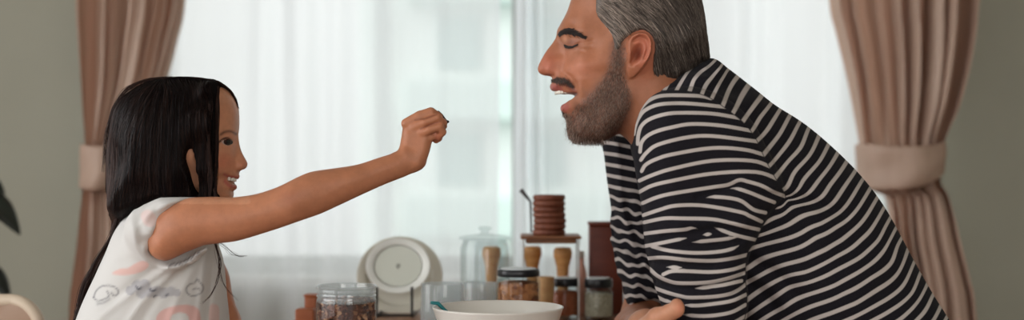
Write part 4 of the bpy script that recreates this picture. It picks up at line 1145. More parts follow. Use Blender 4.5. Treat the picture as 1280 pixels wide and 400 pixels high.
def man():
    root = empty('person', (0.78, MY, 0), 'person in a navy and white striped long-sleeved shirt leaning on the table, mouth open', 'person')
    inv = Matrix.Translation(-Vector(root.location))
    def own(o, p=None):
        o.parent = p or root
        if p is None: o.matrix_parent_inverse = inv
        return o
    # ---------------------------------------------------------------- body
    f = Field(axis((-.0, .03, .004), (.03, .315, .0017), (.315, .78, .006)), axis((1.80, 1.86, .005), (1.86, 2.38, .0028), (2.38, 2.44, .005)),
              axis((.42, .745, .008), (.745, .84, .0025), (.84, 1.04, .004), (1.04, 1.36, .0017)))
    f.lens(M_HEAD.poly, MY, M_HEAD.A, M_HEAD.R, k=0)
    nose = to_xz([(706, 33), (697, 44), (690.3, 54), (682, 65), (675.5, 76.5), (672.3, 84), (673, 90), (678, 93.8), (686, 95.2), (694, 97.5), (703, 99), (716, 97), (728, 90), (730, 74), (724, 58), (716, 42)], MY)
    f.lens(nose, MY, lambda X, Z: blend([(693, 48, .0095), (684, 64, .0105), (677, 80, .012), (674, 90, .011), (690, 86, .018), (702, 88, .0215), (712, 90, .026), (715, 60, .018), (708, 44, .012), (724, 85, .03)], MY, X, Z, 7),
           lambda X, Z: blend([(690, 54, .010), (674, 88, .0105), (690, 95, .0075), (700, 98, .007), (720, 80, .02)], MY, X, Z, 8), k=.006)
    for s in (-1, 1):
        f.ball(PX(697, 87, MY + s * .0125), .0072, (1.25, .8, .95), k=.004)
        f.ball(PX(687.5, 95.2, MY + s * .0065), .0035, (1.6, .8, .9), k=.002, op='d')
    # open laughing mouth
    wedge = to_xz([(676, 112), (690, 113), (697, 115.5), (704, 117.3), (711, 116.6), (718, 117.2), (720.5, 119.3), (717, 122.5), (711.5, 126.8), (706, 130.2), (700, 133), (676, 134)], MY)
    f.lens(wedge, MY, .12, .006, k=.0022, op='d')
    # lips
    f.caps([PX(707, 108, MY - .024), PX(695, 108.5, MY - .013), PX(692.3, 109, MY), PX(695, 108.5, MY + .013), PX(707, 108, MY + .024)], [.0032, .0045, .0046, .0045, .0032], k=.005)
    f.caps([PX(713, 128, MY - .022), PX(706.5, 135, MY - .012), PX(705.2, 135.5, MY), PX(706.5, 135, MY + .012), PX(713, 128, MY + .022)], [.0030, .0048, .005, .0048, .0030], k=.004)
    # neck
    f.caps([PX(795, 90, MY), PX(820, 135, MY), PX(862, 175, MY)], [.058, .061, .075], k=.012)
    # trunk and upper arms inside the shirt
    f.lens(to_xz(S_POLY, MY), MY, lambda X, Z: blend(S_A, MY, X, Z) - .01, lambda X, Z: blend(S_R, MY, X, Z), k=.012, off=.012)
    f.lens(to_xz(SLEEVE, SL_Y), SL_Y, .056, .052, k=.02, off=.010)
    f.lens(to_xz(FAR, 2.31), 2.31, .05, .04, k=.02, off=.009)
    T = TABLE_Z
    # far arm: elbow on the table, forearm towards the lens, hand on the near elbow
    f.caps([PX(812, 350, 2.31), PX(803, 398, 2.30), PX(798, 414, 2.22), PX(799, 414, 2.10), PX(801, 413, 2.02)], [.034, .034, .036, .030, .023], k=.012)
    f.caps([PX(801, 413, 2.03), PX(808, 412, 1.965), PX(826, 420, 1.915)], [.023, .026, .024], k=.012)
    f.caps([PX(808, 412, 1.925), PX(822, 397, 1.895), PX(837, 391, 1.880), PX(846, 386, 1.874)], [.0165, .0130, .0105, .0100], k=.006)
    f.ball(PX(846, 385, 1.872), .0108, (.95, .8, 1.2), k=.003)
    for j, (dx, dy) in enumerate(((0, 0), (4, 17), (6, 34), (6, 50))):
        f.caps([PX(826 + dx * .4, 416 + dy * .5, 1.905), PX(848 + dx, 416 + dy * .8, 1.865), PX(868 + dx, 420 + dy * .8, 1.860), PX(884 + dx - 3 * j, 426 + dy * .75, 1.868)], [.0105, .0095, .0088, .0072 - .0004 * j], k=.003)
    # near forearm laid across the table under the far elbow, hand with bent fingers
    e0 = np.array(PX(884, 440, 1.955)); w0 = np.array((.215, 2.16, T + .034)); 
    f.caps([tuple(e0), tuple((e0 + w0) / 2 + np.array((0, 0, .004))), tuple(w0)], [.044, .036, .026], k=.012)
    f.caps([tuple(w0), (.200, 2.20, T + .030), (.185, 2.235, T + .026)], [.025, .030, .026], k=.010)
    for j in range(4):
        a = -.9 + .28 * j; L = (.034, .038, .036, .029)[j]
        b0 = np.array((.185 + .018 * math.cos(a + 1.57) * (j - 1.5), 2.235 + .012 * (j - 1.5) * 1.4, T + .024))
        d = np.array((-math.cos(.4 - .25 * j), math.sin(.4 - .25 * j) * 1.0, 0)); d /= np.linalg.norm(d)
        b0 = np.array((.178, 2.225, T + .024)) + np.array((.010, .016, 0)) * (j - 1.5)
        f.caps([tuple(b0), tuple(b0 + d * L + np.array((0, 0, -.002))), tuple(b0 + d * L * 1.7 + np.array((0, 0, -.008))), tuple(b0 + d * L * 2.1 + np.array((0, 0, -.013)))], [.0100, .0092, .0082, .0070], k=.002)
    f.caps([(.205, 2.185, T + .026), (.178, 2.178, T + .022), (.155, 2.186, T + .014)], [.014, .0105, .0085], k=.004)
    V, F = f.mesh(); V, F = keep_largest(V, F); V = relax(V, F, 1, .45); F = orient(V, F)
    body = own(mesh_obj('body', V, F, skin_material('man_skin', .48)))
    px, py = proj(V, MY)
    base = np.tile(np.array(srgb(168, 110, 80)), (len(V), 1))
    def tint(m, c, a=1.0):
        m = np.clip(m, 0, 1)[:, None] * a; base[:] = base * (1 - m) + np.array(srgb(*c)) * m
    head = (px < 830) & (V[:, 2] > 1.02)
    hm = head.astype(float)
    tint(hm * gauss(px, py, 684, 80, 10, 12), (186, 108, 84), .75)
    tint(hm * gauss(px, py, 725, 85, 16, 12), (196, 122, 92), .6)
    tint(hm * gauss(px, py, 804, 62, 12, 26), (190, 108, 84), .7)
    tint(hm * gauss(px, py, 798, 66, 4, 6), (120, 62, 48), .7)  # hollow of the ear darkened, its shade put into the colour
    # beard shadow on jaw, chin, lip
    bd = cr([(700, 98), (712, 104), (722, 124), (735, 112), (752, 96), (760, 72), (764, 52), (778, 52), (783, 95), (792, 128), (785, 160), (760, 182), (715, 182), (700, 165), (700, 142), (712, 138), (716, 128), (724, 122)])
    sb = -sdf2(bd, px[head], py[head]); q = np.zeros(len(V)); q[head] = np.clip((sb + 3) / 9, 0, 1)
    tint(q, (122, 88, 76), .62)
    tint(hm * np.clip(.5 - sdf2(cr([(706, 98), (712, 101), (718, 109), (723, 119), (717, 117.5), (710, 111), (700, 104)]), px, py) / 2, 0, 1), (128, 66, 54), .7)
    tint(hm * (gauss(px, py, 695, 110, 6, 3.2, 15) * 1.5), (158, 84, 78), .9)
    tint(hm * (gauss(px, py, 706, 134, 4, 4.5, 30) * 1.5), (168, 92, 82), .9)
    tint(hm * gauss(px, py, 714, 54, 9, 5), (112, 66, 50), .6); tint(hm * gauss(px, py, 706, 47.5, 2.2, 3.5), (214, 160, 130), .7)  # painted shade round the eye, painted highlight on the lid
    tint(((V[:, 2] < .86) & (px < 865)).astype(float) * gauss(px, py, 851, 384, 5, 8), (206, 112, 84), .8)
    tint(((V[:, 2] < .86) & (V[:, 1] < 2.0)).astype(float), (214, 160, 128), .5)
    cattr(body, 'painted_color', base)
    # ---------------------------------------------------------------- teeth and tongue
    tm = simple('teeth', (226, 220, 205), .3, .03)
    m = MB()
    for j in range(-5, 6):
        a = j * .27; cx = 711 - 16 * math.cos(a); yy = MY + .0245 * math.sin(a)
        p = PX(cx, 115.2 - .3 * abs(j) * .3, yy); h = .0078 - .0005 * abs(j)
        m.box(p[0], p[1], p[2], .0045, .0068 * max(.5, math.cos(a)) + .001, h, .0014, rz=-a)
    own(m.build('upper_teeth', tm, None), body); bpy.data.objects['upper_teeth'].matrix_parent_inverse = inv.inverted() @ inv if False else Matrix.Identity(4)
    bpy.data.objects['upper_teeth'].parent = root; bpy.data.objects['upper_teeth'].matrix_parent_inverse = inv
    # ---------------------------------------------------------------- hair
    hm_ = hair_material('man_hair', (48, 40, 36), (190, 174, 160))
    HP = [(743, -40), (741, -20), (742, 0), (745, 14), (752, 27), (762, 39), (766, 52), (768, 62), (774, 62), (778, 52), (786, 45), (796, 38.5), (808, 38), (817, 47), (818.5, 62), (817, 78), (820, 95), (829, 109), (843, 103), (858, 93), (872, 82), (884, 76), (885.5, 66), (882, 40), (879, 15), (873, -8), (858, -36), (832, -56), (795, -65), (760, -58)]
    # near side hairline moves outwards with perspective
    hp_in = [m_near(x, y, (.066 if x < 776 else .084 if x < 822 else .05) if (x < 850 and y > 0) else 0.0) for x, y in HP]
    hh = Field(axis((.11, .33, .0020)), axis((2.02, 2.22, .003)), axis((1.13, 1.37, .0020)))
    p = to_xz(hp_in, MY); pc = cr(p)
    X2, Z2 = hh.X2, hh.Z2; sdh = sdf2(pc, X2, Z2)
    wide, sd_head = M_HEAD.half(X2, Z2)
    # hair hull: follows the head 5 mm out, thinning to nothing at the hairline
    kpx = FP / MY; pxg = 640 + X2 * kpx; pyg = 200 - (Z2 - CZ) * kpx
    inside = np.clip(-sdh / .010, 0, 1)
    hull_poly = cr(to_xz([(724, -30), (735, -52), (760, -64), (795, -68), (832, -60), (860, -38), (874, -8), (880, 15), (883, 40), (886.5, 66), (886, 78), (872, 92), (850, 112), (820, 120), (790, 120), (760, 80), (740, 40), (726, 0)], MY))
    sh = sdf2(hull_poly, X2, Z2)
    Rg = blend([(880, 60, .055), (800, -60, .09), (870, 0, .08), (800, 50, .09)], MY, X2, Z2)
    th = np.clip(1 + sh / Rg, 0, 1)
    plain = blend([(800, 0, .079, 40), (800, 45, .078, 26), (850, 30, .0765, 26), (750, -5, .073, 20), (745, 35, .066, 14), (760, 70, .071), (840, 90, .066), (865, 75, .062)], MY, X2, Z2)
    wh = (plain + .0055 * inside - .004 * (1 - inside)) * np.sqrt(np.maximum(0, 1 - th * th))
    skull, _s = M_SKULL.half(X2, Z2)
    wh = np.maximum(wh, skull + .0042 * np.clip(-sdh / .004 + .2, 0, 1) - .004 * (sdh > 0))
    groove = .0009 * np.sin(pxg * 1.1 - pyg * .75 + 2 * np.sin(pyg * .12)) + .0006 * np.sin(pxg * 2.1 - pyg * 1.4)
    wh = wh + groove * inside
    Yg = hh.y[None, :, None]
    g = np.maximum(np.abs(Yg - MY) - wh[:, None, :], np.maximum(sh, sdh)[:, None, :] * .8)
    hh.f = np.clip(g, -.05, .05).astype(np.float32)
    V, F = hh.mesh(); V, F = keep_largest(V, F); V = relax(V, F, 1, .4); F = orient(V, F)
    hair = own(mesh_obj('hair', V, F, hm_)); hx_, hy_ = proj(V, MY); fattr(hair, 'shade', np.clip(.24 - (hx_ - 745) / 450, .05, .24) + .07 * vnoise(V, 220, 3))
    # single hairs combed back over the hull
    def lookup(G):
        def fn(x, z):
            i = np.clip((x - hh.x[0]) / (hh.x[1] - hh.x[0]), 0, len(hh.x) - 2); k = np.clip((z - hh.z[0]) / (hh.z[1] - hh.z[0]), 0, len(hh.z) - 2)
            a = i.astype(int); b = k.astype(int); u = i - a; v = k - b
            return G[a, b] * (1 - u) * (1 - v) + G[a + 1, b] * u * (1 - v) + G[a, b + 1] * (1 - u) * v + G[a + 1, b + 1] * u * v
        return fn
    whf = lookup(wh); shf = lookup(np.maximum(sh, sdh))
    def flow(x, z):
        px_ = 640 + x * kpx; py_ = 200 - (z - CZ) * kpx
        c = [(748, 5, .50), (760, 30, .75), (772, 45, .95), (800, 30, .72), (800, 0, .72), (790, -50, .1), (840, -30, .75), (840, 20, 1.0), (830, 60, 1.15), (860, 40, 1.15), (880, 20, 1.42), (878, 60, 1.2), (850, 80, 1.1), (824, 85, 1.35), (770, -20, .4)]
        n = 0; d = 1e-9
        for a, b, v in c:
            w = 1 / (1 + ((px_ - a) ** 2 + (py_ - b) ** 2) / 300) ** 2; n = n + w * v; d = d + w
        return n / d
    N = 6200; r = np.random.default_rng(5)
    bx = r.uniform(740, 884, N * 3); by = r.uniform(-62, 108, N * 3)
    x = (bx - 640) / kpx; z = CZ + (200 - by) / kpx
    ok = shf(x, z) < -.0003; x = x[ok][:N]; z = z[ok][:N]; N = len(x)
    side = np.where(r.random(N) < .72, -1, 1)
    M_ = 9; step = r.uniform(.0028, .0055, N); P = np.zeros((N, M_, 3)); wob = r.normal(0, .10, N); live = np.ones(N, bool)
    lift = r.uniform(.0002, .0016, N)
    for i in range(M_):
        P[:, i] = np.stack([x, MY + side * (whf(x, z) + lift), z], 1)
        a = flow(x, z) + wob + .05 * np.sin(i + wob * 40)
        nx_ = x + np.cos(a) * step; nz_ = z - np.sin(a) * step
        live &= shf(nx_, nz_) < .0012
        x = np.where(live, nx_, x + np.cos(a) * 1e-5); z = np.where(live, nz_, z - np.sin(a) * 1e-5)
    pxs = 640 + P[:, 0, 0] * kpx; pys = 200 - (P[:, 0, 2] - CZ) * kpx
    grey = np.clip(.62 - (pxs - 745) / 150 - np.clip(pys - 30, 0, 100) / 300 * 0, .05, .7)
    sh_ = np.clip(np.where(r.random(N) < grey, r.uniform(.40, .95, N), r.uniform(.0, .34, N)), 0, 1) * np.clip(1.15 - (pxs - 760) / 260, .5, 1)
    own(strands('hair_strands', P, r.uniform(.00022, .00042, N), hm_, None, sh_)).name = 'hair_strands'
    bpy.data.objects['hair_strands'].parent = hair; bpy.data.objects['hair_strands'].matrix_parent_inverse = Matrix.Identity(4)
    # ---------------------------------------------------------------- beard, moustache, brows, lashes
    bm_ = hair_material('man_beard', (66, 46, 38), (176, 150, 132), .6)
    def hairs_on_face(name, poly, N, ang, length, rad, greyf, off=.0, seed=1, parent=None, dens=None, near_d=.055):
        pol = cr([m_near(a, b, near_d) for a, b in poly])
        r = np.random.default_rng(seed)
        lo, hi = pol.min(0), pol.max(0); u = r.uniform(lo, hi, (N * 3, 2))
        x = (u[:, 0] - 640) / kpx; z = CZ + (200 - u[:, 1]) / kpx
        sd = sdf2(pol, u[:, 0], u[:, 1])
        prob = np.clip(-sd / 5, 0, 1) if dens is None else np.clip(-sd / dens, 0, 1)
        ok = r.random(len(u)) < prob; x, z, u = x[ok][:N], z[ok][:N], u[ok][:N]; n = len(x)
        w, s2 = M_HEAD.half(x, z)
        side = np.where(r.random(n) < .7, -1, 1)
        a = (ang(u[:, 0], u[:, 1]) if callable(ang) else ang) + r.normal(0, .45, n)
        L = length * r.uniform(.6, 1.3, n); Mm = 4; P = np.zeros((n, Mm, 3))
        for i in range(Mm):
            t = i / (Mm - 1); xx = x + np.cos(a) * L * t; zz = z - np.sin(a) * L * t
            w2, sdd = M_HEAD.half(xx, zz); w2 = np.where(sdd > 0, w * .9, w2)
            P[:, i] = np.stack([xx, MY + side * (w * (1 - t) + w2 * t + off + .0012 * t), zz], 1)
        sh = np.clip(np.where(r.random(n) < greyf, r.uniform(.5, 1, n), r.uniform(0, .35, n)), 0, 1)
        o = strands(name, P, rad, bm_, None, sh); return own(o)
    hairs_on_face('beard', [(722, 128), (735, 114), (750, 98), (759, 76), (762, 56), (767, 48), (778, 48), (783, 62), (784, 92), (792, 118), (790, 140), (780, 165), (756, 181), (722, 180), (708, 170), (705, 150), (712, 142), (716, 134)], 9000, 1.75, .0052, .00016, .36, seed=3, dens=12, near_d=.05)
    # rim hairs along chin and jaw outline
    r = np.random.default_rng(9); e = cr(to_xz([(704, 141), (708, 150), (709, 162), (712, 171), (720, 177), (738, 178), (753, 177.5)], MY), False, 60); n = 1500
    i = r.integers(0, len(e), n); d0 = r.uniform(-.03, .03, n)
    P = np.zeros((n, 4, 3)); cx, cz = PX(745, 140, MY)[0], PX(745, 140, MY)[2]
    for k in range(4):
        t = k / 3; o = (e[i] - np.array((cx, cz))); o /= np.linalg.norm(o, axis=1, keepdims=True)
        q = e[i] - o * (.0015 + 14 * d0[:, None] ** 2 * .6) + o * (.0042 * t) + np.array((.0015, -.003)) * t
        P[:, k] = np.stack([q[:, 0], MY + d0 + d0 * .05 * t, q[:, 1]], 1)
    own(strands('chin_beard', P, .00022, bm_, None, np.where(r.random(n) < .45, r.uniform(.5, 1, n), r.uniform(0, .35, n))))
    dk = hair_material('man_brow', (24, 20, 20), (70, 58, 52), .6)
    def surf_hairs(name, line, spread, N, ang, L, rad, mat, off=.0008, near_d=.052, seed=2):
        r = np.random.default_rng(seed); q = cr([m_near(a, b, near_d) for a, b in line], False, 40)
        i = r.integers(0, len(q), N); u = q[i] + r.normal(0, 1, (N, 2)) * spread * np.sin(np.clip(i / len(q), .08, .92) * PI)[:, None]
        x = (u[:, 0] - 640) / kpx; z = CZ + (200 - u[:, 1]) / kpx; side = np.where(r.random(N) < .6, -1, 1)
        a = ang + r.normal(0, .25, N); P = np.zeros((N, 4, 3))
        for k in range(4):
            t = k / 3; xx = x + np.cos(a) * L * t; zz = z - np.sin(a) * L * t; w, sd = M_HEAD.half(xx, zz)
            P[:, k] = np.stack([xx, MY + side * (np.maximum(w, .004) + off + .0008 * t), zz], 1)
        return own(strands(name, P, rad, mat, None, r.uniform(0, .5, N)))
    surf_hairs('eyebrows', [(697, 41), (701, 38), (707, 36.8), (714, 38.5), (722, 42.5), (729, 46.5)], np.array((1.0, 1.7)), 1300, .42, .0058, .00034, dk)
    mk = hair_material('man_moustache', (40, 30, 27), (120, 98, 86), .6)
    surf_hairs('moustache', [(689.5, 98.5), (694, 98.5), (700, 99.5), (708, 102), (715, 108)], np.array((1.8, 2.5)), 1100, 1.1, .0050, .00018, mk, off=.0010, near_d=.03, seed=6)
    surf_hairs('soul_patch', [(703.5, 139), (705.5, 142), (708, 145)], np.array((1.6, 1.6)), 110, 1.5, .0036, .00026, mk, off=.0008, near_d=.01, seed=7)
    surf_hairs('eyelashes', [(706.5, 53.5), (711, 56.5), (717, 57), (723, 54.5)], np.array((.5, .6)), 520, 2.4, .0032, .00032, dk, off=.0012)
    # ---------------------------------------------------------------- shirt
    s = Field(axis((.13, .30, .0026), (.30, .62, .0030), (.62, .73, .006)), axis((1.85, 2.34, .0032)), axis((.585, .76, .006), (.76, 1.20, .0026)))
    s.lens(to_xz(S_POLY, MY), MY, lambda X, Z: blend(S_A, MY, X, Z), lambda X, Z: blend(S_R, MY, X, Z), k=0, disp=shirt_folds)
    s.lens(to_xz(SLEEVE, SL_Y), SL_Y, .064, lambda X, Z: blend([(800, 140, .05), (860, 110, .07), (950, 180, .06), (820, 300, .045), (935, 330, .045), (880, 450, .05)], SL_Y, X, Z), k=.016, disp=sleeve_folds)
    # room for neck and jaw
    s.caps([PX(790, 80, MY), PX(812, 120, MY), PX(826, 140, MY)], [.066, .0655, .062], k=.002, op='d')
    V, F = s.mesh(); V, F = keep_largest(V, F); V = relax(V, F, 2, .4); F = orient(V, F)
    px, py = proj(V, MY)
    sm = cloth_stripes('striped_jersey', (15, 14, 21), (198, 190, 184))
    shirt = own(mesh_obj('shirt', V, F, sm))
    fattr(shirt, 'stripe_index', rbf_index(TORSO, px, py))
    near = V[:, 1] < MY + .2
    dmin = np.full(len(V), 99., dtype=np.float32)
    for L in SLV:
        q = cr(L, False, 5); m = (px > q[:, 0].min() - 12) & (px < q[:, 0].max() + 12) & (py > q[:, 1].min() - 12) & (py < q[:, 1].max() + 12)
        # lines thin out at loose ends
        dd = seg_dist(q, px[m], py[m])
        for en, oth in ((q[0], q[-1]), (q[-1], q[0])):
            if sdf2(cr(SEAM), np.array([en[0]]), np.array([en[1]]))[0] < -9 and en[0] > 829.5:      # a line that ends inside a crease thins out
                dd = dd + 2.6 * np.clip(1 - np.hypot(px[m] - en[0], py[m] - en[1]) / min(14, .45 * np.hypot(*(en - oth))), 0, 1)
        dmin[m] = np.minimum(dmin[m], dd)
    fattr(shirt, 'sleeve_line', dmin)
    fattr(shirt, 'seam_side', np.clip(sdf2(cr(SEAM), px, py), -30, 30))
    # far sleeve
    s = Field(axis((.13, .30, .0028)), axis((2.24, 2.38, .003)), axis((.78, 1.10, .0028)))
    s.lens(to_xz(FAR, 2.31), 2.31, .058, lambda X, Z: blend([(760, 200, .035), (770, 330, .03), (800, 376, .012), (840, 300, .04)], 2.31, X, Z), k=0, disp=far_folds)
    V, F = s.mesh(); V, F = keep_largest(V, F); V = relax(V, F, 1, .4); F = orient(V, F)
    px, py = proj(V, 2.31)
    fs = mesh_obj('far_sleeve', V, F, sm); fs.parent = shirt
    q = (py + .20 * -(px - 760) + (1.7 * np.sin(px * .19 + py * .09 + 1.5 * np.sin(py * .045)) + 1.1 * np.sin(px * .43 - py * .13)) * np.clip((py - 235) / 30, 0, 1) + .8 * vnoise(V, 60, 4)) / 13.2
    fattr(fs, 'stripe_index', q + .45); fattr(fs, 'sleeve_line', np.full(len(V), 99.)); fattr(fs, 'seam_side', np.full(len(V), 30.))
    # ---------------------------------------------------------------- trousers, shoes (behind and below the table)
    t = Field(axis((.44, .98, .008)), axis((1.92, 2.34, .008)), axis((.02, .80, .008)))
    hip = PX(1108, 548, MY)
    for sg in (-1, 1):
        t.caps([(hip[0] + .0, MY + sg * .085, hip[2] + .02), (.66 + .03, MY + sg * .10, .44), (.78, MY + sg * .10, .07)], [.115, .075, .06], k=.03)
    t.caps([(hip[0], MY - .06, hip[2] + .08), (hip[0], MY + .06, hip[2] + .08)], [.135, .135], k=.05)
    V, F = t.mesh(); V, F = keep_largest(V, F); F = orient(V, F)
    tr = own(mesh_obj('trousers', V, F, simple('denim', (48, 56, 74), .85, .1, 60)))
    for sg in (-1, 1):
        m = MB(); v = []
        t = Field(axis((.60, .92, .006)), axis((MY + sg * .10 - .07, MY + sg * .10 + .07, .006)), axis((-.01, .14, .006)))
        t.caps([(.80, MY + sg * .10, .075), (.79, MY + sg * .10, .045), (.665, MY + sg * .105, .036)], [.052, .046, .036], k=.02)
        t.f = np.maximum(t.f, -(t.z[None, None, :] - .002))
        V, F = t.mesh(); F = orient(V, F)
        own(mesh_obj('shoe', V, F, simple('shoe_leather', (60, 46, 38), .5), tr)); o = bpy.context.scene.objects
    for o in list(tr.children): o.parent = root; o.matrix_parent_inverse = inv
# ================================================================== the girl
GY = 2.08
G_FACE = [(268, 104), (283, 110.5), (292, 121), (297, 134), (298.3, 148), (298, 160), (296.6, 170), (297, 180), (298, 190), (298.5, 202), (298, 212), (298.2, 219), (297.2, 223), (294.5, 226), (293.6, 231), (293, 235.5), (291.2, 239), (291.5, 244), (289, 249.5), (283, 254), (273, 256), (262, 254), (248, 246), (236, 238), (215, 236), (190, 232), (166, 218), (152, 196), (147, 168), (154, 138), (174, 114), (205, 103.5), (240, 101)]
def g_near(x, y, d): f = (GY - d) / GY; return 640 + (x - 640) * f, 200 + (y - 200) * f
EYE_D = .038
EYE = [(275.8, 177.2), (279, 174.4), (284, 173.6), (287.8, 176), (287.6, 179.6), (284.2, 181.8), (279, 180.8)]
def girl_bumps(px, py):
    g = lambda x, y, sx, sy, am, ang=0, d=.045: am * gauss(px, py, *g_near(x, y, d), sx, sy, ang)
    b = g(280, 203, 11, 9, .0062, -30) + g(285, 166, 8, 4, .0022, 10) - g(291, 180, 4, 6, .0040) - g(283, 213, 4, 6, .0025, 30)
    b = b - g(283, 179, 7, 3.2, .0016)
    def line(pts, w, am, d=.045):
        q = cr([g_near(x, y, d) for x, y in pts], False)
        return am * np.exp(-0.5 * (seg_dist(q, px, py) / w) ** 2)
    b = b - line([(296, 207), (289, 212), (282, 219), (278, 226)], 1.3, .0028)
    b = b - line([(276, 186), (281, 188), (287, 187)], 1.0, .0010) + line([(275, 174), (280, 171.5), (287, 173)], 1.1, .0014)
    # eye opening
    eye = cr([g_near(*p, EYE_D) for p in EYE])
    sd = sdf2(eye, px, py)
    b = b - .0016 * np.clip(-sd / 1.2 + .4, 0, 1) + .0016 * np.exp(-0.5 * ((sd - 1.4) / 1.1) ** 2)
    # ear
    ex = g(241, 200, 5, 9, .009, 0, .06)
    return b + ex * .4
G_HEAD = Head(G_FACE, GY,
    [(220, 140, .072, 40), (200, 190, .066, 30), (265, 130, .068), (285, 150, .060, 12), (285, 180, .056, 10), (275, 205, .056, 12), (290, 205, .046, 8), (288, 228, .036, 8), (270, 235, .048), (282, 248, .034, 10), (262, 248, .044), (240, 230, .05)],
    [(270, 110, .06), (295, 150, .052), (297, 185, .046), (296, 215, .036, 10), (291, 240, .026, 10), (275, 254, .022), (240, 240, .03), (200, 110, .08), (150, 180, .08)], girl_bumps)

ARM = [(196, 268), (215, 255), (232, 248.5), (246, 246.5), (270, 246), (292, 246.5), (320, 242.5), (345, 234.5), (360, 227.5), (377, 219), (392, 214), (420, 210), (447, 205.5), (472, 197.5), (488, 192.5), (498, 188.5), (508, 183), (522, 190), (531, 203), (527, 208.5), (520, 213), (509, 219.5), (480, 231), (450, 244.5), (420, 258.5), (400, 267.5), (377, 275.5), (350, 285), (320, 294.5), (295, 301.5), (267, 305), (242, 309.5), (225, 319), (210, 325.5), (198, 324), (188, 316), (184, 300), (186, 282)]
PALM = [(492, 193), (497.5, 190), (499.3, 184), (501.5, 172), (503.5, 158), (505.5, 151.5), (510, 149), (520, 150), (532, 155), (541, 164), (541, 173), (539.5, 180), (537, 190), (533.5, 200), (530.5, 206.5), (526, 211.5), (516, 214), (503, 205)]
def arm_y(px): return np.interp(px, [180, 225, 370, 500, 560], [1.972, 1.965, 1.955, 2.005, 2.03])
TEE = [(196, 252), (215, 247), (236, 247), (252, 250), (262, 262), (267, 285), (271, 306), (276, 322), (279, 340), (281, 365), (284, 400), (290, 470), (296, 560), (290, 640), (230, 655), (150, 650), (98, 640), (84, 560), (84, 480), (92, 420), (99, 398), (109, 372), (124, 340), (137, 312), (147, 287), (160, 268), (177, 257)]
CAP = [(160, 272), (175, 259), (192, 250), (210, 246), (228, 245.2), (245, 246.2), (240.5, 249), (232, 254), (222, 262), (213, 273), (206, 285), (200, 297), (194.5, 306), (191, 314), (192.5, 319.5), (198, 325.5), (205, 328.5), (213, 330), (224, 328.5), (236, 323), (246, 315), (260, 308), (258, 315), (246, 325), (226, 336), (202, 338), (180, 330), (165, 312), (156, 292)]

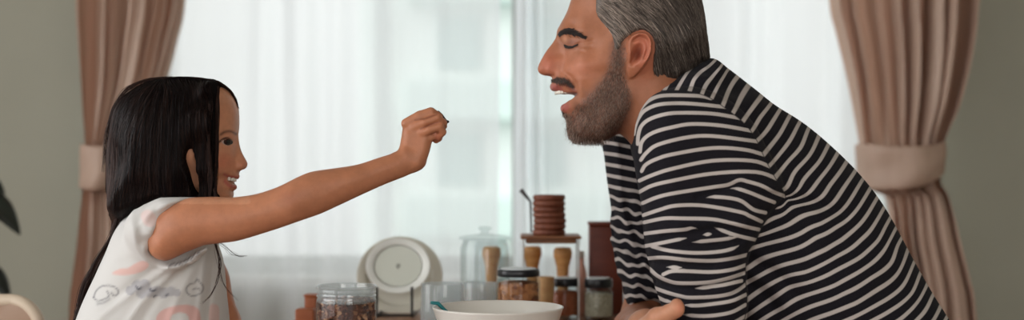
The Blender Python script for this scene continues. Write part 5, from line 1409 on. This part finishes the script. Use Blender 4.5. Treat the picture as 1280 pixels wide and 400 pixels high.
def girl():
    root = empty('person', (-.52, GY, 0), 'person in a white printed t-shirt standing at the table, one bare arm reaching out', 'person')
    inv = Matrix.Translation(-Vector(root.location))
    def own(o, p=None):
        o.parent = p or root
        if p is None: o.matrix_parent_inverse = inv
        return o
    f = Field(axis((-.66, -.60, .005), (-.60, -.375, .0018), (-.375, -.19, .0036), (-.19, -.07, .0015)),
              axis((1.90, 1.94, .004), (1.94, 2.17, .0026), (2.17, 2.24, .005)), axis((.30, .88, .010), (.88, .965, .0032), (.965, 1.18, .0018)))
    f.lens(G_HEAD.poly, GY, G_HEAD.A, G_HEAD.R, k=0)
    nose = to_xz([(296, 166), (298, 174), (300.3, 185), (304.8, 195), (308.6, 202), (309.3, 206.5), (307, 210.6), (302.5, 212.6), (297.5, 214), (289, 214.5), (284, 208), (285, 190), (290, 172)], GY)
    f.lens(nose, GY, lambda X, Z: blend([(298, 175, .0065), (303, 192, .0085), (308, 205, .0095), (300, 208, .0155), (293, 209, .019), (290, 190, .015)], GY, X, Z, 6),
           lambda X, Z: blend([(300, 180, .008), (308, 205, .0085), (300, 213, .006), (290, 200, .012)], GY, X, Z, 6), k=.005)
    for s in (-1, 1):
        f.ball(PX(299.5, 207.5, GY + s * .0105), .0056, (1.2, .8, .95), k=.003)
        f.ball(PX(302.5, 212.6, GY + s * .0055), .0026, (1.5, .8, .9), k=.0015, op='d')
    # smiling mouth, corner drawn back
    wd = to_xz([g_near(a, b, d) for a, b, d in ((305, 223.2, 0), (298, 223.8, 0), (291, 222.2, .02), (284, 220.3, .032), (278.8, 218.6, .04), (279.8, 222.4, .04), (283.5, 227, .034), (289, 230.2, .02), (296, 231, 0), (305, 231, 0))], GY)
    f.lens(wd, GY, .12, .004, k=.0015, op='d')
    # inside of the mouth behind the teeth
    f.lens(to_xz([(290.5, 214), (290.5, 238), (272, 240), (262, 225), (272, 212)], GY), GY, .0205, .02, k=.001)
    for pts, r0 in ((((281.5, 219, .040), (288, 220.6, .026), (295.5, 220.6, .008), (296.4, 220.8, 0)), .0026), (((282, 227, .038), (287.5, 232, .024), (292.2, 234, .008), (293, 234, 0)), .0030)):
        for s in (-1, 1):
            f.caps([PX(*(g_near(a, b, d)), GY + s * d * .62) if False else PX(a + (640 - a) * (d * .62 / GY) * 0, b, GY + s * d * .62) for a, b, d in pts], [r0 * .8, r0, r0 * 1.1, r0 * 1.15], k=.003)
    f.caps([PX(228, 222, GY), PX(214, 262, GY - .0)], [.036, .038], k=.012)
    # torso and arms
    f.lens(to_xz(TEE, GY), GY, lambda X, Z: blend([(215, 250, .06), (190, 300, .105), (220, 400, .10), (200, 600, .10)], GY, X, Z, 40) - .008, .07, k=.012, off=.010)
    f.caps([PX(215, 285, 1.99), PX(232, 284, 1.97)], [.036, .030], k=.02)
    pa = to_xz(ARM, arm_y)
    def ay(X, Z): return np.interp(640 + X / 1.975 * FP, [180, 225, 370, 500, 560], [1.972, 1.965, 1.955, 2.005, 2.03]).astype(np.float32)
    f.lens(pa, ay, lambda X, Z: blend([(220, 285, .030), (300, 272, .029), (370, 250, .027), (430, 232, .024), (480, 212, .019), (510, 202, .0165), (525, 200, .0145)], 1.975, X, Z, 30),
           lambda X, Z: blend([(220, 285, .034), (300, 272, .031), (370, 250, .028), (430, 232, .025), (480, 212, .021), (510, 200, .018)], 1.975, X, Z, 30), k=.010)
    HY = 2.012
    f.lens(to_xz(PALM, HY), HY, lambda X, Z: blend([(510, 200, .0165), (515, 175, .0135), (510, 155, .0105), (535, 180, .014), (535, 160, .012)], HY, X, Z, 10), .012, k=.007)
    F_ = lambda pts, r, k=.0013: f.caps([PX(*p) for p in pts], r, k=k)
    F_([(508, 154.5, HY - .003), (524, 145, HY - .006), (538.5, 139.8, HY - .004), (549.5, 146, HY + .008), (555, 152.5, HY + .014)], [.0078, .0072, .0066, .0058, .0048])      # index
    F_([(517, 159, HY - .006), (532, 152.5, HY - .012), (546, 147.2, HY - .011), (554, 153.5, HY - .001), (555, 158, HY + .008)], [.0078, .0070, .0064, .0056, .0048])      # middle
    F_([(524, 167, HY - .006), (537, 161.5, HY - .014), (549, 157.5, HY - .013), (553, 165, HY - .008), (548, 171, HY - .002)], [.0078, .0070, .0064, .0058, .0052])      # ring
    F_([(528, 177, HY - .001), (538, 171, HY - .004), (547, 167.5, HY - .001), (548.5, 172.5, HY + .004), (545, 175.5, HY + .008)], [.0072, .0064, .0058, .0052, .0047])      # little
    F_([(508, 185, HY + .012), (521, 168, HY + .026), (538, 156, HY + .030), (550, 152.5, HY + .024), (555, 153, HY + .018)], [.010, .0088, .0072, .0064, .0052], .004)   # thumb
    for L in (((516, 153.5), (530, 147.5), (547, 142.2)), ((520, 165), (534, 157.8), (551, 151.8))):
        f.caps([PX(a, b, HY - .0165) for a, b in L], [.0010, .0022, .0026], k=.0012, op='d')
    # other arm down to the table edge
    f.caps([PX(235, 290, 2.17), PX(262, 350, 2.19), PX(282, 404, 2.17), PX(300, 436, 2.14)], [.034, .028, .022, .017], k=.012)
    f.caps([PX(300, 436, 2.14), PX(318, 441, 2.13)], [.018, .016], k=.008)
    for j in range(4): f.caps([PX(314, 441.5, 2.145 - .010 * j), PX(334, 440.5, 2.150 - .013 * j), PX(352, 443.5, 2.150 - .014 * j)], [.0075, .0062, .0052], k=.002)
    f.caps([PX(304, 439, 2.125), PX(320, 441, 2.095), PX(332, 443, 2.09)], [.009, .007, .0055], k=.003)
    V, F = f.mesh(); V, F = keep_largest(V, F); V = relax(V, F, 1, .45); F = orient(V, F)
    body = own(mesh_obj('body', V, F, skin_material('girl_skin', .45)))
    px, py = proj(V, GY)
    base = np.tile(np.array(srgb(184, 124, 92)), (len(V), 1))
    def tint(m, c, a=1.0):
        m = np.clip(m, 0, 1)[:, None] * a; base[:] = base * (1 - m) + np.array(srgb(*c)) * m
    hm = ((V[:, 2] > .98) & (px < 312)).astype(float)
    tint(hm * np.clip(.5 - sdf2(cr([(280, 219.5), (286, 222), (296, 223), (295, 230.5), (287, 230), (282, 226)]), px, py) / 1.5, 0, 1), (110, 44, 42), .9)
    tint(hm, (200, 144, 112), .8)  # face paled in colour, standing in for light that misses it
    tint(hm * gauss(px, py, 280, 203, 9, 8), (206, 122, 94), .6)
    tint(hm * gauss(px, py, 306, 205, 5, 6), (200, 120, 94), .5)
    tint(hm * np.exp(-.5 * (seg_dist(cr([(280.5, 218), (287, 220.8), (297, 221.5)], False), px, py) / 1.3) ** 2), (170, 86, 80), .9)
    tint(hm * np.exp(-.5 * (seg_dist(cr([(281, 226.5), (286, 231.5), (294, 234)], False), px, py) / 1.5) ** 2), (176, 92, 84), .9)
    tint(hm * np.exp(-.5 * (seg_dist(cr([(274.2, 177.5), (278, 174.2), (284, 172.6), (288.8, 175.5)], False), px, py) / 1.0) ** 2), (34, 20, 18), .98)
    tint(hm * np.exp(-.5 * (seg_dist(cr([(276, 168), (281, 165), (288, 164.2), (295, 167.5)], False), px, py) / 1.2) ** 2), (60, 38, 32), .75)
    arm = (px > 312)
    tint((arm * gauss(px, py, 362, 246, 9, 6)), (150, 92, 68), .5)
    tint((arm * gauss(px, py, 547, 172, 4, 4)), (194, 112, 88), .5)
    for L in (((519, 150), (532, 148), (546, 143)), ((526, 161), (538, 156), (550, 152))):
        tint(arm * np.exp(-.5 * (seg_dist(cr(L, False), px, py) / .8) ** 2), (120, 66, 48), .8)  # finger creases darkened, shade painted on the skin
    cattr(body, 'painted_color', base)
    # teeth
    m = MB()
    for j in range(-4, 5):
        a = j * .33; cx = 277 + 17.0 * math.cos(a); yy = GY + .0245 * math.sin(a); p = PX(cx, 224.4 - .35 * abs(j), yy)
        m.box(p[0], p[1], p[2], .0035, .0060 * max(.55, math.cos(a)) + .0006, (.0070 - .0004 * abs(j)), .0012, rz=a)
    own(m.build('upper_teeth', simple('milk_teeth', (232, 228, 216), .3, .02)))
    # eyes: glossy lens between the lids, one each side
    em = Mat('eye'); em.set(rough=.1, spec=.8)
    a = em.node('ShaderNodeAttribute'); a.attribute_name = 'painted_color'; em.lk(a.outputs['Color'], em.b.inputs['Base Color'])
    k = FP / GY
    for s in (-1, 1):
        ol = cr([g_near(*p, EYE_D) for p in EYE]); c0 = ol.mean(0); n = len(ol); rs = np.linspace(0, 1, 14)
        pp = np.vstack([c0 + (ol - c0) * t for t in rs]); x = (pp[:, 0] - 640) / k; z = CZ + (200 - pp[:, 1]) / k
        w, _ = G_HEAD.half(x, z); dome = .0009 * (1 - np.repeat(rs, n) ** 2) + .0001
        Vv = np.stack([x, GY + s * (w + dome), z], 1); b = (np.arange(13)[:, None] * n + np.arange(n)[None]).ravel(); b2 = (np.arange(13)[:, None] * n + (np.arange(n) + 1)[None] % n).ravel()
        Ff = np.stack([b, b2, b2 + n, b + n], 1); Ff = Ff if s < 0 else Ff[:, ::-1].copy()
        o = own(mesh_obj('eye', Vv, Ff, em.m)); ic = np.array(g_near(283.6, 177.4, EYE_D)); d = np.hypot(pp[:, 0] - ic[0], pp[:, 1] - ic[1])
        colr = np.tile(np.array(srgb(176, 158, 150)), (len(pp), 1)); colr[d < 4.1] = srgb(44, 27, 22); colr[d < 1.9] = srgb(7, 6, 8); cattr(o, 'painted_color', colr)
    # ---------------------------------------------------------------- hair
    hmat = hair_material('girl_hair', (13, 9, 10), (104, 72, 60), .5); hmat.node_tree.nodes['Principled BSDF'].inputs['Specular IOR Level'].default_value = .12
    NEAR = [(272, 100.5), (276, 106), (274.5, 120), (273.6, 135), (272.8, 160), (271.5, 190), (271, 215), (271.5, 238), (270.5, 252), (262, 259), (248, 258), (236, 254), (215, 252), (198, 256), (180, 264), (165, 274), (155, 286), (149, 300), (138, 320), (126, 345), (113, 372), (104, 400), (98, 430), (90, 430), (93, 400), (98, 375), (108, 350), (122, 322), (134, 300), (138.5, 284), (137, 262), (134, 240), (132.5, 215), (133, 190), (137, 165), (141, 143), (149, 127), (164, 112), (186, 101), (214, 96.8), (244, 97.2), (262, 99)]
    FAR_ = [(262, 98), (276, 102.5), (287, 111), (294, 121), (298.2, 134), (297.2, 136), (293, 127), (286, 118.5), (279, 113), (272, 114), (271, 160), (270, 200), (268, 245), (240, 256), (200, 256), (170, 268), (150, 285), (138, 270), (134, 240), (133, 200), (138, 160), (150, 126), (186, 101), (225, 96.5)]
    h = Field(axis((-.70, -.375, .0024)), axis((1.96, 2.20, .0028)), axis((.80, 1.17, .0024)))
    kp = FP / GY; PXg = 640 + h.X2 * kp; PYg = 200 - (h.Z2 - CZ) * kp
    def nearp(p): return [g_near(a, b, .055 * (1 if 110 < b < 262 and a > 262 else .25)) for a, b in p]
    pn = cr(to_xz(nearp(NEAR), GY)); sdn = sdf2(pn, h.X2, h.Z2)
    pf = cr(to_xz(FAR_, GY)); sdf_ = sdf2(pf, h.X2, h.Z2)
    An = blend([(220, 130, .085, 40), (210, 190, .088, 30), (262, 130, .080, 14), (264, 190, .074, 14), (258, 240, .066, 14), (200, 250, .075, 20), (150, 200, .06), (140, 300, .020, 14), (120, 350, .016, 16), (98, 400, .014, 14)], GY, h.X2, h.Z2)
    Rn = blend([(225, 97, .085, 26), (150, 130, .08), (133, 200, .06), (272, 160, .010, 12), (270, 220, .010, 12), (272, 110, .030, 9), (240, 256, .012, 12), (190, 262, .014, 12), (165, 280, .018, 10), (130, 320, .012), (98, 400, .010)], GY, h.X2, h.Z2)
    Rn2 = blend([(225, 97, .085, 26), (150, 130, .08), (133, 200, .06), (298, 135, .03, 10), (285, 110, .04, 10), (240, 256, .014), (160, 290, .02)], GY, h.X2, h.Z2)
    t1 = np.clip(1 + sdn / Rn, 0, 1); grv = .0005 * np.sin(PXg * .62 + 1.6 * np.sin(PYg * .03 + PXg * .05) + PYg * .06) + .0004 * np.sin(PXg * 1.5 - PYg * .06 + 1)
    wn = np.where(sdn < 0, (An + grv) * np.sqrt(1 - t1 * t1), 0)
    skin0, _s0 = G_HEAD.half(h.X2, h.Z2); wn = np.where(sdn < 0, np.maximum(wn, (skin0 + .005) * np.clip(-sdn / .003, 0, 1) * (PYg < 256)), 0)
    # gap in the near hair where cheek and ear skin shows
    gap = cr(to_xz([g_near(a, b, .07) for a, b in [(238.5, 187), (242.5, 196), (244.5, 212), (246.5, 230), (245.5, 243), (240, 240), (236, 224), (233, 206), (233.5, 194)]], GY)); sg = sdf2(gap, h.X2, h.Z2)
    skin_w, _s = G_HEAD.half(h.X2, h.Z2)
    wn = wn - np.clip(.5 - sg / .004, 0, 1) * .060
    t2 = np.clip(1 + sdf_ / Rn2, 0, 1); wf = np.where(sdf_ < 0, (blend([(220, 130, .085, 40), (210, 190, .088, 30), (285, 118, .022, 9), (295, 130, .010, 8), (262, 160, .075)], GY, h.X2, h.Z2)) * np.sqrt(1 - t2 * t2), 0)
    Yg = h.y[None, :, None] - GY
    gn = np.maximum(-Yg - wn[:, None, :], np.maximum(Yg - .0, sdn[:, None, :]))
    gf = np.maximum(Yg - wf[:, None, :], np.maximum(-Yg - np.minimum(wf, .012)[:, None, :], sdf_[:, None, :]))
    tail = np.maximum(np.abs(Yg) - wn[:, None, :], sdn[:, None, :])
    tail = np.where((PYg > 285)[:, None, :], tail, .05)
    h.f = np.clip(np.minimum(np.minimum(gn, gf), tail), -.05, .05).astype(np.float32)
    V, F = h.mesh(); V, F = keep_largest(V, F); V = relax(V, F, 2, .4); F = orient(V, F)
    mass = hair_material('girl_hair_mass', (11, 8, 9), (50, 34, 30), .85); mass.node_tree.nodes['Principled BSDF'].inputs['Specular IOR Level'].default_value = .05
    hair = own(mesh_obj('hair', V, F, mass)); fattr(hair, 'shade', np.clip(.07 + .05 * vnoise(V * np.array((1, 1, .12)), 420, 3), 0, 1))
    x0, z0, dx = h.x[0], h.z[0], h.x[1] - h.x[0]; dz = h.z[1] - h.z[0]
    def lookup(G):
        def fn(x, z):
            i = np.clip((x - x0) / dx, 0, len(h.x) - 2.001); k = np.clip((z - z0) / dz, 0, len(h.z) - 2.001); a = i.astype(int); b = k.astype(int); u = i - a; v = k - b
            return G[a, b] * (1 - u) * (1 - v) + G[a + 1, b] * u * (1 - v) + G[a, b + 1] * (1 - u) * v + G[a + 1, b + 1] * u * v
        return fn
    wl = lookup(wn); sl_ = lookup(np.maximum(sdn, -sg - .001))
    N = 8000; r = np.random.default_rng(12); bx = 133 + 139 * r.random(N * 3) ** 1.5; by = r.uniform(97, 330, N * 3)
    x = (bx - 640) / kp; z = CZ + (200 - by) / kp; ok = sl_(x, z) < -.0015; x, z = x[ok][:N], z[ok][:N]; N = len(x)
    M_ = 16; P = np.zeros((N, M_, 3)); step = r.uniform(.003, .0075, N); wob = r.normal(0, .04, N); live = np.ones(N, bool); lift = r.uniform(.0004, .0022, N) + .0022 * np.clip((168 - (640 + x * kp)) / 20, 0, 1)
    ctrl = [(225, 98, .5), (255, 99, .8), (268, 108, 1.35), (265, 140, 1.55), (268, 200, 1.57), (268, 240, 1.6), (230, 130, 1.5), (230, 200, 1.57), (225, 245, 1.65), (190, 105, 2.3), (180, 130, 2.0), (190, 200, 1.72), (185, 245, 1.85), (150, 125, 2.2), (140, 150, 1.85), (137, 200, 1.62), (145, 250, 1.5), (140, 280, 1.7), (125, 330, 2.1), (105, 380, 2.0), (165, 262, 2.1)]
    def flow(x, z):
        a_ = 640 + x * kp; b_ = 200 - (z - CZ) * kp; n = 0; d = 1e-9
        for a, b, v in ctrl: w = 1 / (1 + ((a_ - a) ** 2 + (b_ - b) ** 2) / 250) ** 2; n = n + w * v; d = d + w
        return n / d
    for i in range(M_):
        P[:, i] = np.stack([x, GY - (wl(x, z) + lift), z], 1)
        a = flow(x, z) + wob + .03 * np.sin(i * .8 + wob * 60); nx_ = x + np.cos(a) * step; nz_ = z - np.sin(a) * step
        live &= sl_(nx_, nz_) < .0018
        x = np.where(live, nx_, x + np.cos(a) * 1e-5); z = np.where(live, nz_, z - np.sin(a) * 1e-5)
    sh = np.clip(r.normal(.02, .06, N) + .16 * (r.random(N) < .06) + .55 * np.clip((165 - (640 + P[:, 0, 0] * kp)) / 25, 0, 1) * r.random(N), 0, .8)
    hs = strands('hair_strands', P, r.uniform(.0002, .0005, N), hmat, None, sh); hs.parent = hair
    # loose locks: forelock over the shoulder, wisps under the arm, flyaways at crown and back
    def lock(pts, n, spread, rad, name='loose_lock', Y=None, sd=0):
        r = np.random.default_rng(sd); out = []
        for i in range(n):
            q = cr([(a + r.normal(0, spread), b + r.normal(0, spread * .5)) for a, b, _ in pts], False, 5); yy = np.interp(np.linspace(0, 1, len(q)), np.linspace(0, 1, len(pts)), [c for _, _, c in pts]) + r.normal(0, .002)
            out.append(np.stack([(q[:, 0] - 640) / FP * yy, yy, CZ + (200 - q[:, 1]) / FP * yy], 1))
        return strands(name, np.array(out), rad, hmat, None, r.uniform(.02, .3, n))
    for k, (pts, n, sp, rad) in enumerate(((
        [(256, 250, 1.985), (264, 285, 1.99), (270, 310, 1.985), (275, 328, 1.98), (272, 350, 1.975), (264, 368, 1.972), (252, 380, 1.97)], 12, 1.1, .00030),
        ([(266, 295, 1.99), (272, 318, 1.985), (276, 345, 1.985), (284, 362, 1.99), (298, 376, 1.995)], 6, 1.2, .00024),
        ([(268, 300, 2.0), (280, 308, 2.0), (290, 317, 2.0), (302, 320.5, 2.0), (309, 319.5, 2.0)], 9, 1.8, .00018),
        ([(268, 236, 2.0), (269, 248, 1.995), (268, 256, 1.98)], 60, 1.0, .00040),
        ([(273, 108, 2.03), (272, 140, 2.015), (271.5, 180, 2.01), (270.5, 215, 2.01), (269, 246, 2.012)], 60, 1.0, .00034),
        ([(262, 130, 2.01), (260, 170, 2.004), (262, 200, 2.0), (263, 225, 2.0), (262, 247, 2.0)], 40, 1.6, .00034),
        ([(215, 97, 2.07), (185, 100, 2.07), (160, 112, 2.07), (143, 135, 2.07), (133, 170, 2.07), (129, 215, 2.07)], 46, 2.0, .00028),
        ([(205, 98.5, 2.06), (222, 96.5, 2.06), (245, 97.5, 2.06), (265, 101, 2.06), (284, 110, 2.06)], 30, 1.0, .00026),
        ([(270, 101, 2.06), (285, 111, 2.07), (294, 123, 2.08), (298, 136, 2.085)], 60, .8, .00034),
        ([(150, 250, 2.03), (142, 290, 2.04), (122, 325, 2.05), (105, 360, 2.06), (95, 400, 2.06), (90, 440, 2.06)], 60, 2.0, .00040))):
        own(lock(pts, n, sp, rad, sd=k))
        o = None
    # ---------------------------------------------------------------- t-shirt
    s = Field(axis((-.68, -.40, .0026)), axis((1.90, 2.23, .0032)), axis((.50, .78, .006), (.78, .99, .0024)))
    def folds(X, Z):
        k = FP / 1.99; a = 640 + X * k; b = 200 - (Z - CZ) * k
        d = 0
        for pts, w, am in (([(228, 333), (205, 352), (185, 372), (165, 400)], 3.2, .0045), ([(236, 330), (214, 352), (196, 375), (182, 400)], 3, -.0035), ([(215, 334), (190, 350), (160, 372), (125, 398)], 3, .0035), ([(200, 332), (175, 350), (145, 372)], 3.4, -.003),
                           ([(250, 318), (248, 345), (247, 375), (246, 400)], 2.2, .0035), ([(256, 315), (255, 345), (254, 400)], 2, -.003), ([(268, 320), (272, 345), (274, 375), (275, 400)], 2, .003), ([(242, 330), (228, 362), (214, 400)], 3, .003),
                           ([(170, 262), (178, 285), (186, 305)], 3, .002), ([(190, 254), (184, 275), (186, 300)], 3, -.0025), ([(205, 250), (196, 268), (190, 290)], 2.6, .0025), ([(150, 330), (170, 325), (190, 330)], 4, -.002)):
            d = d + .75 * am * np.exp(-.5 * (seg_dist(cr(pts, False), a, b) / w) ** 2)
        return d.astype(np.float32)
    s.lens(to_xz(TEE, GY), GY, lambda X, Z: blend([(215, 250, .075), (190, 300, .108), (160, 300, .10), (260, 330, .090), (220, 400, .108), (200, 600, .11)], GY, X, Z, 40),
           lambda X, Z: blend([(215, 248, .03, 12), (255, 260, .03, 12), (150, 290, .07), (105, 380, .08), (275, 340, .06), (280, 400, .06), (200, 400, .09)], GY, X, Z, 26), k=0, disp=folds)
    # sleeve with an open, slightly flared hem
    s.lens(to_xz(CAP, 1.985), 1.985, lambda X, Z: blend([(200, 280, .046), (240, 250, .046), (170, 280, .044), (215, 345, .026, 10), (255, 330, .024, 10), (170, 335, .034, 12)], 1.985, X, Z, 16), lambda X, Z: blend([(165, 265, .04), (160, 310, .04), (225, 250, .016, 10), (205, 290, .006, 9), (193, 314, .006, 8), (215, 329, .007, 9), (245, 314, .010, 9), (215, 350, .04), (255, 330, .03), (165, 335, .05)], 1.985, X, Z, 20), k=.014, disp=folds)
    s.lens(to_xz([(262, 240), (240, 250.5), (224, 264), (209, 285), (202, 298), (196.5, 308), (195, 315), (200, 321.5), (210, 324.5), (224, 322), (245, 312), (290, 300), (290, 240)], 1.968), 1.968, .0385, .0385, k=.0015, op='d', ymax=.045)
    s.caps([PX(235, 210, GY), PX(222, 238, GY)], [.040, .046], k=.004, op='d')
    V, F = s.mesh(); V, F = keep_largest(V, F); V = relax(V, F, 1, .45); F = orient(V, F)
    M = Mat('printed_cotton'); M.set(rough=.85, sheen=.1, spec=.2)
    a = M.node('ShaderNodeAttribute'); a.attribute_name = 'painted_color'; M.lk(a.outputs['Color'], M.b.inputs['Base Color']); M.bump(M.noise(800, 2), .2, .0006)
    tee = own(mesh_obj('t_shirt', V, F, M.m))
    px, py = proj(V, GY)
    base = np.tile(np.array(srgb(208, 208, 205)), (len(V), 1))
    tint(gauss(px, py, 168, 334, 17, 4.5, -8) * 1.3, (222, 158, 146), .75) if False else None
    def tn(m, c, a=1.0):
        m = np.clip(m, 0, 1)[:, None] * a; base[:] = base * (1 - m) + np.array(srgb(*c)) * m
    sg_ = lambda poly: np.clip(.5 - sdf2(cr(poly), px, py) / 2, 0, 1)
    tn(sg_([(140, 342), (150, 336), (160, 335), (168, 330), (178, 326), (186, 330), (182, 337), (170, 342), (155, 344)]), (222, 174, 164), .75)
    tn(sg_([(176, 268), (184, 262), (192, 266), (196, 276), (190, 284), (180, 280)]), (228, 190, 184), .5)
    tn(sg_([(195, 400), (200, 390), (212, 384), (232, 381), (245, 384), (250, 392), (246, 410), (200, 412)]) * (1 - sg_([(214, 396), (222, 391), (232, 392), (236, 400), (228, 412), (214, 412)])), (218, 164, 156), .75)
    tn(sg_([(262, 384), (268, 380), (274, 386), (272, 410), (262, 410)]), (224, 170, 160), .5)
    grey = np.zeros(len(V))
    for cx, cy, rr_ in ((163, 363, 6), (172, 358, 8), (181, 356, 7), (187, 365, 7), (196, 364, 7), (205, 366, 7), (214, 364, 6), (221, 366, 5), (177, 366, 7)):
        grey = np.maximum(grey, np.clip(.5 - (np.hypot(px - cx, py - cy) - rr_) / 1.6, 0, 1))
    tn(grey, (160, 160, 166), .7)
    ink = lambda pts, w=.7, a_=.9, cl=False: tn(np.exp(-.5 * (seg_dist(cr(pts, cl), px, py, cl) / w) ** 2), (58, 60, 74), a_)
    ink([(170, 358), (173, 361.5), (177, 359.5)], .8); ink([(187, 361), (190, 364), (195, 362)], .8); ink([(192, 371), (194.5, 370)], .9); ink([(207, 369), (210, 368)], .9)
    ink([(117, 372), (120, 364), (127, 358), (137, 357), (145, 360), (148, 366), (143, 370), (139, 366)], .8, .55); ink([(117, 372), (122, 376), (130, 374), (136, 370), (134, 364)], .8, .55); ink([(122, 380), (130, 378), (137, 374)], 1.2, .4)
    ink([(234, 366), (233, 360), (238, 355), (244, 353), (246, 349), (250, 353), (254, 358), (253, 364), (248, 368), (240, 370)], .8, .55, True); ink([(241, 362), (246, 360), (250, 362)], .8, .5)
    hem = np.exp(-.5 * (seg_dist(cr([(212, 331.5), (226, 329), (238, 323), (247, 316)], False), px, py) / 2.3) ** 2) * (.55 + .45 * np.sin(px * 1.7 + py) )
    tn(hem, (96, 98, 104), .7)
    base[:] = base * (1 + .015 * vnoise(V, 90, 5))[:, None]
    cattr(tee, 'painted_color', base)
    # stitched hem round the sleeve opening
    # ---------------------------------------------------------------- trousers and shoes
    t = Field(axis((-.76, -.34, .008)), axis((1.93, 2.24, .008)), axis((.02, .66, .008)))
    hx = PX(192, 640, GY)
    for sg2 in (-1, 1): t.caps([(hx[0], GY + sg2 * .05, hx[2] + .02), (-.53, GY + sg2 * .06, .30), (-.56, GY + sg2 * .06, .06)], [.078, .052, .040], k=.02)
    t.caps([(hx[0], GY - .03, hx[2] + .05), (hx[0], GY + .03, hx[2] + .05)], [.088, .088], k=.03)
    V, F = t.mesh(); V, F = keep_largest(V, F); F = orient(V, F); own(mesh_obj('trousers', V, F, simple('pink_cotton', (188, 130, 124), .85, .05)))
    for sg2 in (-1, 1):
        t = Field(axis((-.66, -.36, .005)), axis((GY + sg2 * .06 - .05, GY + sg2 * .06 + .05, .005)), axis((-.01, .12, .005)))
        t.caps([(-.575, GY + sg2 * .06, .06), (-.565, GY + sg2 * .06, .034), (-.46, GY + sg2 * .062, .026)], [.038, .034, .026], k=.015)
        t.f = np.maximum(t.f, -(t.z[None, None, :] - .002)); V, F = t.mesh(); F = orient(V, F)
        own(mesh_obj('shoe', V, F, simple('canvas_shoe', (205, 200, 195), .7)))
    # ---------------------------------------------------------------- the morsel she holds out
    m = MB(); P = [PX(547.5, 138.5, HY + .004), PX(552, 143, HY + .006), PX(555.5, 148, HY + .006), PX(557, 152, HY + .004)]
    m.tube(P, [.0009, .0013, .0015, .0018], 10)
    m.ball(PX(558.4, 152.2, HY + .002), .0029, 18, 12, (1.25, .9, .8))
    o = m.build('chocolate_stick', simple('dark_chocolate', (26, 20, 22), .4, .2)); tag(o, 'tiny dark chocolate stick pinched between the girl\'s fingertips', 'food')
room(); curtains(); neighbour(); lights(); added_front_light(); camera()
table(); front_jar(); bowl(); jars(); pepper_mills(); rack(); plates(); others(); chair(); plant()
if 'man' in globals(): man()
if 'girl' in globals(): girl()
